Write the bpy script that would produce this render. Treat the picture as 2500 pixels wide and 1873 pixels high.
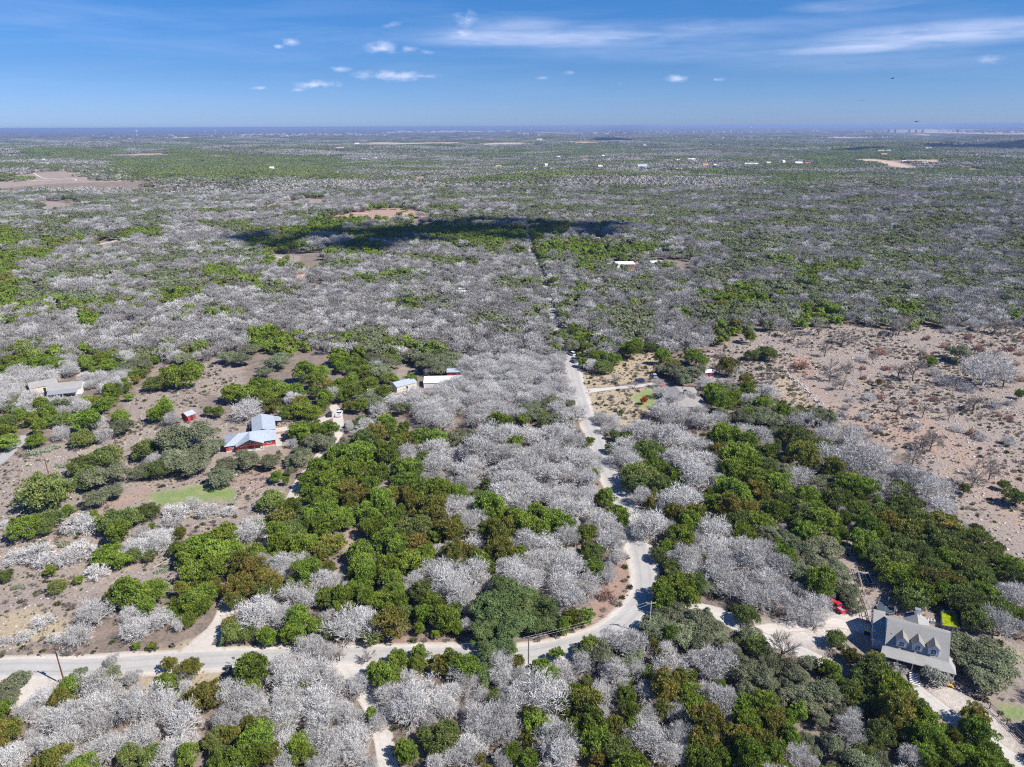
import bpy, math, random
import numpy as np
from mathutils import Vector, Matrix

# ------------------------------------------------------------------ camera, sky, sun, exposure
for o in list(bpy.data.objects):
    bpy.data.objects.remove(o)
scene = bpy.context.scene
COL = scene.collection
H = 110.0; FPX = 1702.0
PITCH = math.radians(20.25); ROLL = math.radians(0.25)
cam_d = bpy.data.cameras.new('camera'); cam = bpy.data.objects.new('camera', cam_d); COL.objects.link(cam)
cam_d.sensor_width = 36.0; cam_d.lens = 36.0 * FPX / 2500.0
cam_d.clip_start = 1.0; cam_d.clip_end = 200000.0
cam.matrix_world = Matrix.Translation((0, 0, H)) @ Matrix.Rotation(math.pi/2 - PITCH, 4, 'X') @ Matrix.Rotation(-ROLL, 4, 'Z')
scene.camera = cam

SUN_EL = math.radians(47.0)
SHX, SHY = -0.90, 0.436          # ground direction in which shadows fall
sun_dir = Vector((-SHX*math.cos(SUN_EL), -SHY*math.cos(SUN_EL), math.sin(SUN_EL))).normalized()
sd = bpy.data.lights.new('sun', 'SUN'); sd.energy = 4.6; sd.angle = math.radians(0.53); sd.color = (1.0, 0.955, 0.89)
so = bpy.data.objects.new('sun', sd); COL.objects.link(so)
so.rotation_euler = (-sun_dir).to_track_quat('-Z', 'Y').to_euler(); so.location = (0, 0, 4000)

scene.view_settings.view_transform = 'Standard'; scene.view_settings.look = 'None'
scene.view_settings.exposure = 0.62; scene.view_settings.gamma = 1.0; scene.view_settings.use_curve_mapping = False
scene.cycles.max_bounces = 5; scene.cycles.diffuse_bounces = 3; scene.cycles.glossy_bounces = 2
scene.cycles.transmission_bounces = 3; scene.cycles.volume_bounces = 0; scene.cycles.use_denoising = False
scene.cycles.use_adaptive_sampling = True; scene.cycles.adaptive_threshold = 0.02
scene.cycles.pixel_filter_type = 'BLACKMAN_HARRIS'; scene.cycles.filter_width = 1.15

def cam_dir(x, y):
    cx = (x-1250)/FPX; cy = -(y-936.5)/FPX
    c, s = math.cos(ROLL), math.sin(ROLL)
    cx, cy = c*cx - s*cy, s*cx + c*cy
    return (cx, math.cos(PITCH)+cy*math.sin(PITCH), -math.sin(PITCH)+cy*math.cos(PITCH))
def unp(x, y, z=0.0):
    """photo point (2500 x 1873) -> world point at height z"""
    d = cam_dir(x, y); t = (z-H)/d[2]
    return (d[0]*t, d[1]*t, z)
def unp2(x, y, z=0.0):
    p = unp(x, y, z); return (p[0], p[1])
def proj(P):
    P = np.asarray(P, float).reshape(-1, 3)
    x = P[:, 0]; y = P[:, 1]; z = P[:, 2]-H
    dep = y*math.cos(PITCH) - z*math.sin(PITCH)
    up = y*math.sin(PITCH) + z*math.cos(PITCH)
    cx = x/dep; cy = up/dep
    c, s = math.cos(ROLL), math.sin(ROLL)
    cx, cy = c*cx + s*cy, -s*cx + c*cy
    return 1250+cx*FPX, 936.5-cy*FPX, dep

# world: physical sky with thin clouds painted by direction
W = bpy.data.worlds.new('World'); scene.world = W; W.use_nodes = True
nt = W.node_tree; nt.nodes.clear()
def N(t, tree=None, **kw):
    n = (tree or nt).nodes.new(t)
    for k, v in kw.items(): setattr(n, k, v)
    return n
def mth(op, a, b=None, c=None, tree=None, clamp=False):
    n = N('ShaderNodeMath', tree, operation=op, use_clamp=clamp); t = tree or nt
    for i, v in enumerate((a, b, c)):
        if v is None: continue
        if isinstance(v, (int, float)): n.inputs[i].default_value = v
        else: t.links.new(v, n.inputs[i])
    return n.outputs[0]
sky = N('ShaderNodeTexSky', sky_type='NISHITA', sun_disc=False)
sky.sun_elevation = SUN_EL; sky.sun_rotation = math.atan2(sun_dir.x, sun_dir.y)
sky.altitude = 300; sky.air_density = 1.0; sky.dust_density = 0.35; sky.ozone_density = 2.2
tc = N('ShaderNodeTexCoord'); sep = N('ShaderNodeSeparateXYZ'); nt.links.new(tc.outputs['Generated'], sep.inputs[0])
X, Y, Z = sep.outputs
az = mth('ARCTAN2', X, Y); el = mth('ARCSINE', Z)
comb = N('ShaderNodeCombineXYZ'); nt.links.new(az, comb.inputs[0]); nt.links.new(el, comb.inputs[1])
def noise(vec, scale, detail=5, rough=0.6, dist=0.0, sx=1, sy=1, tree=None):
    t = tree or nt
    mp = N('ShaderNodeMapping', t); mp.inputs['Scale'].default_value = (sx, sy, 1); t.links.new(vec, mp.inputs[0])
    n = N('ShaderNodeTexNoise', t); n.inputs['Scale'].default_value = scale; n.inputs['Detail'].default_value = detail
    n.inputs['Roughness'].default_value = rough; n.inputs['Distortion'].default_value = dist
    t.links.new(mp.outputs[0], n.inputs['Vector']); return n.outputs[0]
nz = noise(comb.outputs[0], 22, 7, 0.62, 0.3, 1, 2.2)
nz2 = noise(comb.outputs[0], 60, 5, 0.6, 0.2, 1, 2.0)
CLOUDS = [  # x, y, half width, half height (photo px), opacity
 (715,98,32,12,.75),(688,108,18,8,.5),(940,115,52,24,.85),(1008,118,36,12,.6),(1048,126,26,8,.55),(835,165,34,10,.6),(780,203,75,15,.98),
 (735,215,45,8,.4),(965,183,105,18,1.0),(1040,184,60,9,.6),(645,210,40,7,.65),(960,58,55,16,.35),(1145,42,38,36,.55),(1130,80,50,14,.4),
 (1327,191,24,7,.7),(1660,196,40,14,.6),(1753,198,34,6,.5),(1400,178,28,8,.25),(1520,206,14,6,.25),(1450,82,460,26,.35),(1300,98,300,18,.35),
 (2350,84,330,22,.6),(2080,128,190,10,.45),(2430,158,60,20,.35),(2080,20,140,14,.25),(1250,55,120,14,.25),(1700,128,420,26,.2),(2150,160,420,22,.15),(2260,112,320,16,.3)]
total = None; veil = None
for (x, y, w, h, op) in CLOUDS:
    d = Vector(cam_dir(x, y)).normalized(); a0 = math.atan2(d.x, d.y); e0 = math.asin(d.z)
    d2 = Vector(cam_dir(x+w, y)).normalized(); wa = abs(math.atan2(d2.x, d2.y)-a0)
    d3 = Vector(cam_dir(x, y-h)).normalized(); he = abs(math.asin(d3.z)-e0)
    u = mth('DIVIDE', mth('SUBTRACT', az, a0), wa*1.35); v = mth('DIVIDE', mth('SUBTRACT', el, e0), he*1.35)
    r = mth('SQRT', mth('ADD', mth('MULTIPLY', u, u), mth('MULTIPLY', v, v)))
    if w > 115:
        m = mth('MULTIPLY', mth('MULTIPLY', mth('SUBTRACT', 1.0, r, clamp=True), 1.7, clamp=True), op); veil = m if veil is None else mth('ADD', veil, m); continue
    m = mth('MULTIPLY', mth('SUBTRACT', 1.0, r, clamp=True), op**.5)
    total = m if total is None else mth('MAXIMUM', total, m)
wisp = mth('ADD', mth('MULTIPLY', mth('SUBTRACT', nz, .5), 2.4), mth('MULTIPLY', mth('SUBTRACT', nz2, .5), 1.3))
big = mth('MULTIPLY', mth('ADD', mth('SUBTRACT', total, .30), mth('MULTIPLY', wisp, mth('MULTIPLY', total, 1.6, clamp=True))), 1.5, clamp=True)
mask = mth('MULTIPLY', big, mth('ADD', mth('MULTIPLY', total, .8), .15), clamp=True)
# faint high streaks that carry on all round the sky, thickest in a low belt
st = noise(comb.outputs[0], 3.2, 8, 0.62, 0.4, 1, 9)
belt = mth('SUBTRACT', 1.0, mth('ABSOLUTE', mth('DIVIDE', mth('SUBTRACT', el, 0.105), 0.085)), clamp=True)
streak = mth('MULTIPLY', mth('MULTIPLY', mth('SUBTRACT', st, 0.47, clamp=True), 2.0), mth('ADD', mth('MULTIPLY', belt, 0.5), 0.08))
vs = noise(comb.outputs[0], 9, 7, .62, .5, 1, 7)
veil = mth('MULTIPLY', veil, mth('MULTIPLY_ADD', vs, 2.6, -.55, clamp=True))
mask = mth('ADD', mth('ADD', mask, mth('MULTIPLY', veil, .85)), mth('MULTIPLY', streak, .6), clamp=True)
tint = N('ShaderNodeMix', data_type='RGBA', blend_type='MULTIPLY'); tint.inputs['Factor'].default_value = 1.0
nt.links.new(sky.outputs[0], tint.inputs['A'])
# mild tint: violet-blue towards the horizon, deeper blue higher up
grad = N('ShaderNodeValToRGB'); nt.links.new(mth('MULTIPLY', el, 4.0, clamp=True), grad.inputs[0])
SKYR = grad.color_ramp
SKYR.elements[0].position = 0.0; SKYR.elements[0].color = (0.33, 0.49, 1.0, 1)
SKYR.elements[1].position = 0.70; SKYR.elements[1].color = (0.15, 0.40, 0.72, 1)
_e = SKYR.elements.new(0.27); _e.color = (0.215, 0.385, 0.74, 1)
nt.links.new(grad.outputs[0], tint.inputs['B'])
cl = N('ShaderNodeMix', data_type='RGBA'); nt.links.new(mask, cl.inputs['Factor'])
nt.links.new(tint.outputs['Result'], cl.inputs['A']); cl.inputs['B'].default_value = (4.7, 5.3, 7.2, 1)
bg = N('ShaderNodeBackground'); bg.inputs['Strength'].default_value = 0.10
nt.links.new(cl.outputs['Result'], bg.inputs['Color'])
ow = N('ShaderNodeOutputWorld'); nt.links.new(bg.outputs[0], ow.inputs['Surface'])

rng = np.random.default_rng(7)
random.seed(7)

# ------------------------------------------------------------------ helpers
def tag(o, label=None, cat=None, group=None, kind=None):
    if label: o['label'] = label
    if cat: o['category'] = cat
    if group: o['group'] = group
    if kind: o['kind'] = kind
    return o
def link(o, parent=None):
    COL.objects.link(o)
    if parent is not None: o.parent = parent
    return o
def empty(name, loc=(0, 0, 0), rz=0.0):
    o = bpy.data.objects.new(name, None); o.location = loc; o.rotation_euler = (0, 0, rz); o.empty_display_size = 0.2
    return link(o)
def mesh_np(name, V, F, mats=(), midx=None, smooth=False):
    """F: (n,3) or (n,4) int array, or a list of lists"""
    me = bpy.data.meshes.new(name)
    V = np.asarray(V, np.float32)
    if isinstance(F, np.ndarray):
        n, k = F.shape
        me.vertices.add(len(V)); me.vertices.foreach_set('co', V.ravel())
        me.loops.add(n*k); me.loops.foreach_set('vertex_index', F.astype(np.int32).ravel())
        me.polygons.add(n); me.polygons.foreach_set('loop_start', np.arange(0, n*k, k, dtype=np.int32))
        me.update(calc_edges=True)
    else:
        me.from_pydata([tuple(v) for v in V.tolist()], [], F); me.update()
    for m in mats: me.materials.append(m)
    if midx is not None: me.polygons.foreach_set('material_index', np.asarray(midx, np.int32))
    if smooth: me.polygons.foreach_set('use_smooth', np.ones(len(me.polygons), bool))
    return me
class MB:
    """collects simple solids; build() links them as ONE mesh object"""
    def __init__(s): s.V = []; s.F = []
    def add(s, vs, fs):
        b = len(s.V); s.V += [tuple(v) for v in vs]; s.F += [[i+b for i in f] for f in fs]; return s
    def box(s, x0, x1, y0, y1, z0, z1):
        return s.add([(x0,y0,z0),(x1,y0,z0),(x1,y1,z0),(x0,y1,z0),(x0,y0,z1),(x1,y0,z1),(x1,y1,z1),(x0,y1,z1)],
                     [[3,2,1,0],[4,5,6,7],[0,1,5,4],[1,2,6,5],[2,3,7,6],[3,0,4,7]])
    def bar(s, a, b, w, w2=None, n=4):
        a = Vector(a); b = Vector(b); w2 = w if w2 is None else w2
        d = (b-a).normalized(); q = d.to_track_quat('Z', 'Y'); vs = []
        for p, r in ((a, w), (b, w2)):
            for i in range(n):
                t = 2*math.pi*(i+.5)/n; vs.append(p + q @ Vector((r*math.cos(t), r*math.sin(t), 0)))
        fs = [[i, (i+1) % n, n+(i+1) % n, n+i] for i in range(n)] + [list(range(n))[::-1], list(range(n, 2*n))]
        return s.add(vs, fs)
    def slab(s, pts, t):
        """sloping sheet of thickness t below the given top outline (list of 3D points)"""
        n = len(pts); top = [Vector(p) for p in pts]; bot = [p-Vector((0, 0, t)) for p in top]
        return s.add(top+bot, [list(range(n)), list(range(n, 2*n))[::-1]] + [[i, n+i, n+(i+1) % n, (i+1) % n] for i in range(n)])
    def prism(s, pts2, z0, z1):
        n = len(pts2)
        return s.add([(p[0], p[1], z0) for p in pts2]+[(p[0], p[1], z1) for p in pts2],
                     [list(range(n))[::-1], list(range(n, 2*n))] + [[i, (i+1) % n, n+(i+1) % n, n+i] for i in range(n)])
    def build(s, name, mat, parent=None, smooth=False):
        me = bpy.data.meshes.new(name); me.from_pydata(s.V, [], s.F); me.update(); me.materials.append(mat)
        if smooth: me.polygons.foreach_set('use_smooth', np.ones(len(me.polygons), bool))
        return link(bpy.data.objects.new(name, me), parent)
def copy_tree(o, parent=None):
    kids = list(o.children); c = o.copy(); COL.objects.link(c); c.parent = parent
    for ch in kids: copy_tree(ch, c)
    return c

# ------------------------------------------------------------------ materials
def mat(name, col, rough=0.8, var=0.12, scale=3.0, spec=0.2, metal=0.0, bump=0.0, bscale=None, col2=None, rand=0.0, transl=0.0, stretch=None):
    m = bpy.data.materials.new(name); m.use_nodes = True; t = m.node_tree; t.nodes.clear()
    out = N('ShaderNodeOutputMaterial', t); b = N('ShaderNodeBsdfPrincipled', t); t.links.new(b.outputs[0], out.inputs[0])
    b.inputs['Roughness'].default_value = rough; b.inputs['Specular IOR Level'].default_value = spec; b.inputs['Metallic'].default_value = metal
    c = N('ShaderNodeTexCoord', t)
    nz = noise(c.outputs['Object'], scale, 4, 0.6, 0, *(stretch or (1, 1)), tree=t)
    mx = N('ShaderNodeMix', t, data_type='RGBA')
    mx.inputs['A'].default_value = (*[max(0, v*(1-var)) for v in col], 1)
    c2 = col2 or [min(1, v*(1+var)) for v in col]; mx.inputs['B'].default_value = (*c2, 1)
    f = mth('MULTIPLY_ADD', nz, 2.6, -0.8, tree=t, clamp=True); t.links.new(f, mx.inputs['Factor'])
    res = mx.outputs['Result']
    if rand:
        oi = N('ShaderNodeObjectInfo', t); hs = N('ShaderNodeHueSaturation', t)
        t.links.new(mth('MULTIPLY_ADD', oi.outputs['Random'], rand*2, 1-rand, tree=t), hs.inputs['Value'])
        t.links.new(res, hs.inputs['Color']); res = hs.outputs[0]
    t.links.new(res, b.inputs['Base Color'])
    if bump:
        bn = N('ShaderNodeBump', t); bn.inputs['Strength'].default_value = 1.0; bn.inputs['Distance'].default_value = bump
        n2 = noise(c.outputs['Object'], bscale or scale*4, 4, 0.6, tree=t); t.links.new(n2, bn.inputs['Height']); t.links.new(bn.outputs[0], b.inputs['Normal'])
    return m
def leaf_mat(name, stops, nscale=1.4, rand=0.18, hue=0.012, transl=0.25, sat=1.0):
    """foliage: hue varies between sprays (noise in the crown's own space) and from tree to tree"""
    m = bpy.data.materials.new(name); m.use_nodes = True; t = m.node_tree; t.nodes.clear()
    out = N('ShaderNodeOutputMaterial', t); c = N('ShaderNodeTexCoord', t); oi = N('ShaderNodeObjectInfo', t)
    ad = N('ShaderNodeVectorMath', t, operation='ADD'); t.links.new(c.outputs['Object'], ad.inputs[0])
    cb = N('ShaderNodeCombineXYZ', t); t.links.new(mth('MULTIPLY', oi.outputs['Random'], 37.0, tree=t), cb.inputs[0]); t.links.new(cb.outputs[0], ad.inputs[1])
    nz = noise(ad.outputs[0], nscale, 5, 0.75, 0.3, tree=t)
    f = mth('MULTIPLY_ADD', nz, 2.4, -0.7, tree=t, clamp=True)
    hf = noise(ad.outputs[0], 13, 3, 0.8, 0, tree=t)
    f = mth('ADD', f, mth('MULTIPLY_ADD', hf, 2.4, -1.2, tree=t), tree=t)
    f = mth('ADD', f, mth('MULTIPLY_ADD', oi.outputs['Random'], 0.36, -0.18, tree=t), tree=t, clamp=True)
    r = N('ShaderNodeValToRGB', t); cr = r.color_ramp
    while len(cr.elements) < len(stops): cr.elements.new(0.5)
    for e, (p, col) in zip(cr.elements, stops): e.position = p; e.color = (*col, 1)
    t.links.new(f, r.inputs[0])
    hs = N('ShaderNodeHueSaturation', t); hs.inputs['Saturation'].default_value = sat
    rr = mth('FRACT', mth('MULTIPLY', oi.outputs['Random'], 91.7, tree=t), tree=t)
    t.links.new(mth('MULTIPLY_ADD', rr, rand*2, 1-rand, tree=t), hs.inputs['Value'])
    t.links.new(mth('MULTIPLY_ADD', rr, hue*2, 0.5-hue, tree=t), hs.inputs['Hue'])
    t.links.new(r.outputs[0], hs.inputs['Color'])
    df = N('ShaderNodeBsdfDiffuse', t); tr = N('ShaderNodeBsdfTranslucent', t)
    t.links.new(hs.outputs[0], df.inputs[0]); t.links.new(hs.outputs[0], tr.inputs[0])
    ms = N('ShaderNodeMixShader', t); ms.inputs[0].default_value = transl
    t.links.new(df.outputs[0], ms.inputs[1]); t.links.new(tr.outputs[0], ms.inputs[2]); t.links.new(ms.outputs[0], out.inputs[0])
    return m
M = {}
M['juniper'] = leaf_mat('juniper_foliage', [(0, (.085,.115,.030)), (.40, (.175,.245,.042)), (.75, (.285,.375,.060)), (1, (.36,.40,.08))])
M['rusty'] = leaf_mat('rust_tipped_foliage', [(0, (.105,.120,.035)), (.42, (.205,.225,.050)), (.68, (.30,.260,.065)), (1, (.38,.26,.08))], nscale=1.1)
M['dark'] = leaf_mat('dark_juniper_foliage', [(0, (.090,.120,.045)), (.45, (.180,.230,.070)), (.8, (.275,.325,.095)), (1, (.32,.31,.11))])
M['oak'] = leaf_mat('live_oak_foliage', [(0, (.110,.130,.075)), (.5, (.210,.230,.135)), (1, (.33,.34,.21))], hue=0.02)
M['greenoak'] = leaf_mat('green_oak_foliage', [(0, (.075,.115,.045)), (.5, (.155,.215,.080)), (1, (.25,.32,.12))])
M['orange'] = leaf_mat('orange_foliage', [(0, (.28,.20,.03)), (.5, (.55,.20,.02)), (1, (.62,.14,.03))])
M['redtwig'] = leaf_mat('reddish_twigs', [(0, (.30,.20,.165)), (.6, (.42,.25,.20)), (1, (.50,.28,.22))], rand=.1, transl=0)
M['greyleaf'] = leaf_mat('silvery_leaves', [(0, (.20,.21,.17)), (1, (.42,.44,.38))], rand=.1)
M['twig'] = leaf_mat('bare_grey_twigs', [(0, (.38,.365,.345)), (.5, (.54,.525,.505)), (1, (.68,.665,.645))], rand=.16, hue=.004, transl=0, nscale=1.0)
M['twigfar'] = leaf_mat('distant_grey_twigs', [(0, (.26,.245,.23)), (1, (.44,.42,.40))], rand=.16, hue=.004, transl=0)
M['twigtan'] = leaf_mat('tan_twigs', [(0, (.24,.21,.18)), (1, (.42,.37,.33))], rand=.12, transl=0)
M['bark'] = mat('bark', (.20,.175,.155), .9, .35, 2.0, .1)
M['palebark'] = mat('pale_bark', (.42,.40,.375), .9, .3, 2.0, .1)
M['cactus'] = leaf_mat('prickly_pear_pads', [(0, (.16,.20,.12)), (1, (.34,.38,.27))], transl=0)
# ------------------------------------------------------------------ tree meshes (unit crown radius)
def leaves_on(g, centers, radii, counts, size, flat=0.85, squash=1.0, tuft=0.35, spike=0.0):
    """many small leaf sprays on the outer shell of each clump"""
    Cn = np.repeat(centers, counts, 0); Rr = np.repeat(radii, counts)[:, None]
    n = len(Cn); d = g.normal(size=(n, 3)); d /= np.linalg.norm(d, axis=1, keepdims=True)
    low = d[:, 2] < -0.35; d[low, 2] *= -1
    rad = Rr * (0.55 + 0.5*g.random((n, 1))**0.6)
    P = Cn + d*rad*np.array([1, 1, squash])
    nrm = d*flat + g.normal(size=(n, 3))*0.55; nrm[:, 2] += tuft; nrm /= np.linalg.norm(nrm, axis=1, keepdims=True)
    a = np.cross(nrm, g.normal(size=(n, 3))); a /= np.linalg.norm(a, axis=1, keepdims=True); b = np.cross(nrm, a)
    s = size*(0.6+0.8*g.random((n, 1)))
    V = np.stack([P - a*s*0.6 - b*s*0.35, P + a*s*0.6 - b*s*0.35*g.random((n, 1)), P + b*s*(0.75-.4*spike) + (nrm*(1-spike)+spike*(d*.8+np.array([0, 0, .6])))*s*(0.25+.75*spike)], 1).reshape(-1, 3)
    return V, np.arange(3*n).reshape(-1, 3)
def clump_layout(g, n, rx, zc, rz, rmin, rmax, lobes=5, spread=.28, low=-0.45):
    """clumps over a lumpy dome made of a few lobes"""
    la = g.random(lobes)*2*np.pi; lr = spread*(0.6+0.8*g.random(lobes))
    L = np.c_[np.cos(la)*lr, np.sin(la)*lr, zc + g.normal(size=lobes)*rz*0.16]
    k = g.integers(0, lobes, n); d = g.normal(size=(n, 3)); d /= np.linalg.norm(d, axis=1, keepdims=True)
    d[:, 2] = np.where(d[:, 2] < low, -d[:, 2], d[:, 2])
    q = (0.72+0.28*g.random((n, 1)))
    body = np.array([rx-spread*.9, rx-spread*.9, rz])
    C = L[k] + d*q*body*0.88
    R = rmin+(rmax-rmin)*g.random(n)
    C[:, 2] = np.maximum(C[:, 2], R*0.7)
    return C, R
def juniper_crown(seed, leaf=.062, total=7600, n=120, wide=1.0, rz=.72, zc=.82):
    g = np.random.default_rng(seed)
    C, R = clump_layout(g, n, 1.02, zc, rz, .08, .22, 5+seed % 3)
    C = np.vstack([C, [[0, 0, zc]]]); R = np.r_[R, .42]
    cnt = np.maximum(4, (R**2/np.sum(R**2)*total)).astype(int)
    return leaves_on(g, C, R, cnt, leaf, squash=1.0, tuft=.3, spike=1.0)
def oak_crown(seed, leaf=.052, total=8600, n=95):
    g = np.random.default_rng(seed)
    C, R = clump_layout(g, n, 1.0, .66, .46, .11, .27, 7, spread=.38, low=-.2)
    cnt = np.maximum(4, (R**2/np.sum(R**2)*total)).astype(int)
    return leaves_on(g, C, R, cnt, leaf, squash=.75, tuft=.45)
def ribbons(A, B, wa, wb, g, sides=2):
    """thin branches from A to B. sides=2: two crossed blades; 3: closed prism"""
    D = B-A; D /= np.linalg.norm(D, axis=1, keepdims=True)+1e-9
    r = g.normal(size=D.shape); u = np.cross(D, r); u /= np.linalg.norm(u, axis=1, keepdims=True)+1e-9; v = np.cross(D, u)
    n = len(A); wa = np.broadcast_to(wa, (n,))[:, None]; wb = np.broadcast_to(wb, (n,))[:, None]
    if sides == 1:
        V = np.stack([A-u*wa, A+u*wa, B+u*wb*.5, B-u*wb*.5], 1).reshape(-1, 3); i = np.arange(n)[:, None]*4
        return V, np.hstack([i, i+1, i+2, i+3])
    k = 3; Vs = []
    for P, w in ((A, wa), (B, wb)):
        for j in range(k):
            t = 2*math.pi*j/k; Vs.append(P + w*(u*math.cos(t)+v*math.sin(t)))
    V = np.stack(Vs, 1).reshape(-1, 3); i = np.arange(n)[:, None]*6
    F = np.vstack([np.hstack([i+j, i+(j+1) % 3, i+3+(j+1) % 3, i+3+j]) for j in range(3)])
    return V, F
def cat_mesh(parts):
    Vs, Fs, b = [], [], 0
    for V, F in parts:
        Vs.append(V); Fs.append(F+b); b += len(V)
    return np.vstack(Vs), np.vstack(Fs)
def bare_tree(seed, kids=(8, 5, 5, 5), w0=.055, tip=.0042, height=1.25, upright=.55, spread=1.0, trunk_h=.30, only_trunk=False, fork=1):
    """returns (trunk V,F), (crown V,F): boughs, branches and a haze of twigs over a dome"""
    g = np.random.default_rng(seed)
    lean = g.normal(size=2)*.04
    top = np.array([lean[0], lean[1], trunk_h])
    TA = [np.array([0, 0, -.05])]; TB = [top]
    tr = ribbons(np.array(TA), np.array(TB), w0*1.25, w0, g, 3)
    k0 = kids[0]; an = 2*np.pi*(np.arange(k0)+g.random(k0)*.6)/k0
    el = g.uniform(.22, .95, k0); el[0] = 1.4
    L = .66*(0.85+.3*g.random(k0))
    D = np.c_[np.cos(an)*np.cos(el), np.sin(an)*np.cos(el), np.sin(el)]
    P = np.repeat(top[None], k0, 0) - np.c_[np.zeros((k0, 2)), g.random(k0)*trunk_h*.5]
    W = np.full(k0, w0*.62); parts = []
    for lv in range(len(kids)):
        n = len(P)
        mid = P + D*L[:, None]*.5 + g.normal(size=(n, 3))*L[:, None]*.05
        D2 = D + g.normal(size=(n, 3))*.22; D2[:, 2] += .13 if lv < 2 else .02; D2 /= np.linalg.norm(D2, axis=1, keepdims=True)
        end = mid + D2*L[:, None]*.5
        # keep inside the dome
        ctr = np.array([0, 0, height*.42]); sc = np.array([spread, spread, height*.60])
        q = np.linalg.norm((end-ctr)/sc, axis=1); f = np.where(q > 1, (1+0.10*g.random(n))/q, 1)[:, None]; end = ctr+(end-ctr)*f
        end[:, 2] = np.maximum(end[:, 2], .08)
        sd_ = 3 if lv < 3 else 1
        w1 = np.maximum(W*.55, tip)
        if lv < 3:
            parts.append(ribbons(P, mid, W, (W+w1)/2, g, 3)); parts.append(ribbons(mid, end, (W+w1)/2, w1, g, 3))
        else:
            parts.append(ribbons(P, end, np.maximum(W, tip*1.3), tip, g, 1))
        if lv == len(kids)-1: break
        k = kids[lv+1]; idx = np.repeat(np.arange(n), k); m = len(idx)
        tpos = .25+.75*((np.tile(np.arange(k), n)+g.random(m))/k)
        a = P[idx]; bb = mid[idx]; c = end[idx]; tt = tpos[:, None]
        NP_ = np.where(tt < .5, a+(bb-a)*tt*2, bb+(c-bb)*(tt-.5)*2)
        dd = D[idx]*.85 + g.normal(size=(m, 3))*(.58 if lv < 3 else .40)
        out = (NP_-ctr)/sc; dd += out*.45; dd[:, 2] += .12
        dd /= np.linalg.norm(dd, axis=1, keepdims=True)
        P, D, L, W = NP_, dd, L[idx]*(.54+.22*g.random(m)), w1[idx]*.78
    q3 = [p for p in parts]
    return tr, cat_mesh(q3)
def trunk_mesh(seed, h, w, splits=4, reach=.5):
    g = np.random.default_rng(seed); A = [[0, 0, -.05]]; B = [[0, 0, h*.35]]; wa = [w]; wb = [w*.85]
    for i in range(splits):
        t = 2*math.pi*(i+g.random()*.5)/splits
        A.append([0, 0, h*.3]); B.append([math.cos(t)*reach, math.sin(t)*reach, h*(.85+.3*g.random())]); wa.append(w*.6); wb.append(w*.2)
    return ribbons(np.array(A, float), np.array(B, float), np.array(wa), np.array(wb), g, 3)

def twig_shell(seed, total, length, width, n=30, rz=.55, zc=.62, rmin=.20, rmax=.36, lobes=6, low=-.15):
    """fine twigs standing out of a lumpy dome, like the outer canopy of a leafless oak"""
    g = np.random.default_rng(seed); C, R = clump_layout(g, n, 1.02, zc, rz, rmin, rmax, lobes, spread=.34, low=low)
    cnt = np.maximum(5, R**2/np.sum(R**2)*total).astype(int); Cn = np.repeat(C, cnt, 0); Rr = np.repeat(R, cnt)[:, None]; m = len(Cn)
    d = g.normal(size=(m, 3)); d /= np.linalg.norm(d, axis=1, keepdims=True); d[:, 2] = np.where(d[:, 2] < -.2, -d[:, 2], d[:, 2])
    P = Cn+d*Rr*(.45+.55*g.random((m, 1))); ax = d+g.normal(size=(m, 3))*.45; ax[:, 2] += .25; ax /= np.linalg.norm(ax, axis=1, keepdims=True)
    sd = np.cross(ax, g.normal(size=(m, 3))); sd /= np.linalg.norm(sd, axis=1, keepdims=True); L = length*(.5+g.random((m, 1)))
    sd2 = np.cross(ax, sd); k = L*.42*(g.random((m, 1))-.5)*2
    V = np.stack([P-sd*width, P+sd*width, P+ax*L, P+ax*L*.35-sd*width*.5, P+ax*L*.5+sd*width*.5, P+ax*L*.8+sd2*k+sd*k*.5], 1).reshape(-1, 3)
    return V, np.arange(6*m).reshape(-1, 3)
def quads_to_tris(VF):
    V, F = VF; return V, np.vstack([F[:, [0, 1, 2]], F[:, [0, 2, 3]]])
LIB = {}   # type -> list of (trunk mesh, crown mesh)
def add_lib(t, crowns, trunks, cm, tm):
    L = []
    for i, ((cv, cf), (tv, tf)) in enumerate(zip(crowns, trunks)):
        L.append((mesh_np(t+'_trunk', tv, tf, [M[tm]]), mesh_np(t+'_crown', cv, cf, [M[cm]])))
    LIB[t] = L
jt = [trunk_mesh(i, .8, .06, 4, .4) for i in range(5)]
jc = [juniper_crown(10+i, rz=(.72, .66, .8, .6, .74)[i], zc=(.82, .72, .92, .64, .8)[i]) for i in range(5)]
add_lib('J', jc, jt, 'juniper', 'bark'); add_lib('R', jc, jt, 'rusty', 'bark')
dc = [juniper_crown(30+i, leaf=.058, total=8200, n=150, rz=.62, zc=.66) for i in range(3)]
add_lib('D', dc, jt[:3], 'dark', 'bark'); add_lib('G', [juniper_crown(70+i, n=50, total=3600, leaf=.09) for i in range(2)], jt[:2], 'juniper', 'bark')
ot = [trunk_mesh(40+i, .75, .055, 5, .6) for i in range(4)]
oc = [oak_crown(50+i) for i in range(4)]
add_lib('L', oc, ot, 'oak', 'bark'); add_lib('E', oc[:3], ot[:3], 'greenoak', 'bark')
bt = [bare_tree(100+i, height=(1.15, 1.3, 1.05, 1.2, 1.35)[i], tip=.0055) for i in range(5)]
bt = [(a, cat_mesh([quads_to_tris(b), twig_shell(160+i, (1900, 1300, 2100, 1500, 1100)[i], .20, .0080, zc=(.58, .66, .52, .6, .7)[i])])) for i, (a, b) in enumerate(bt)]
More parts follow.
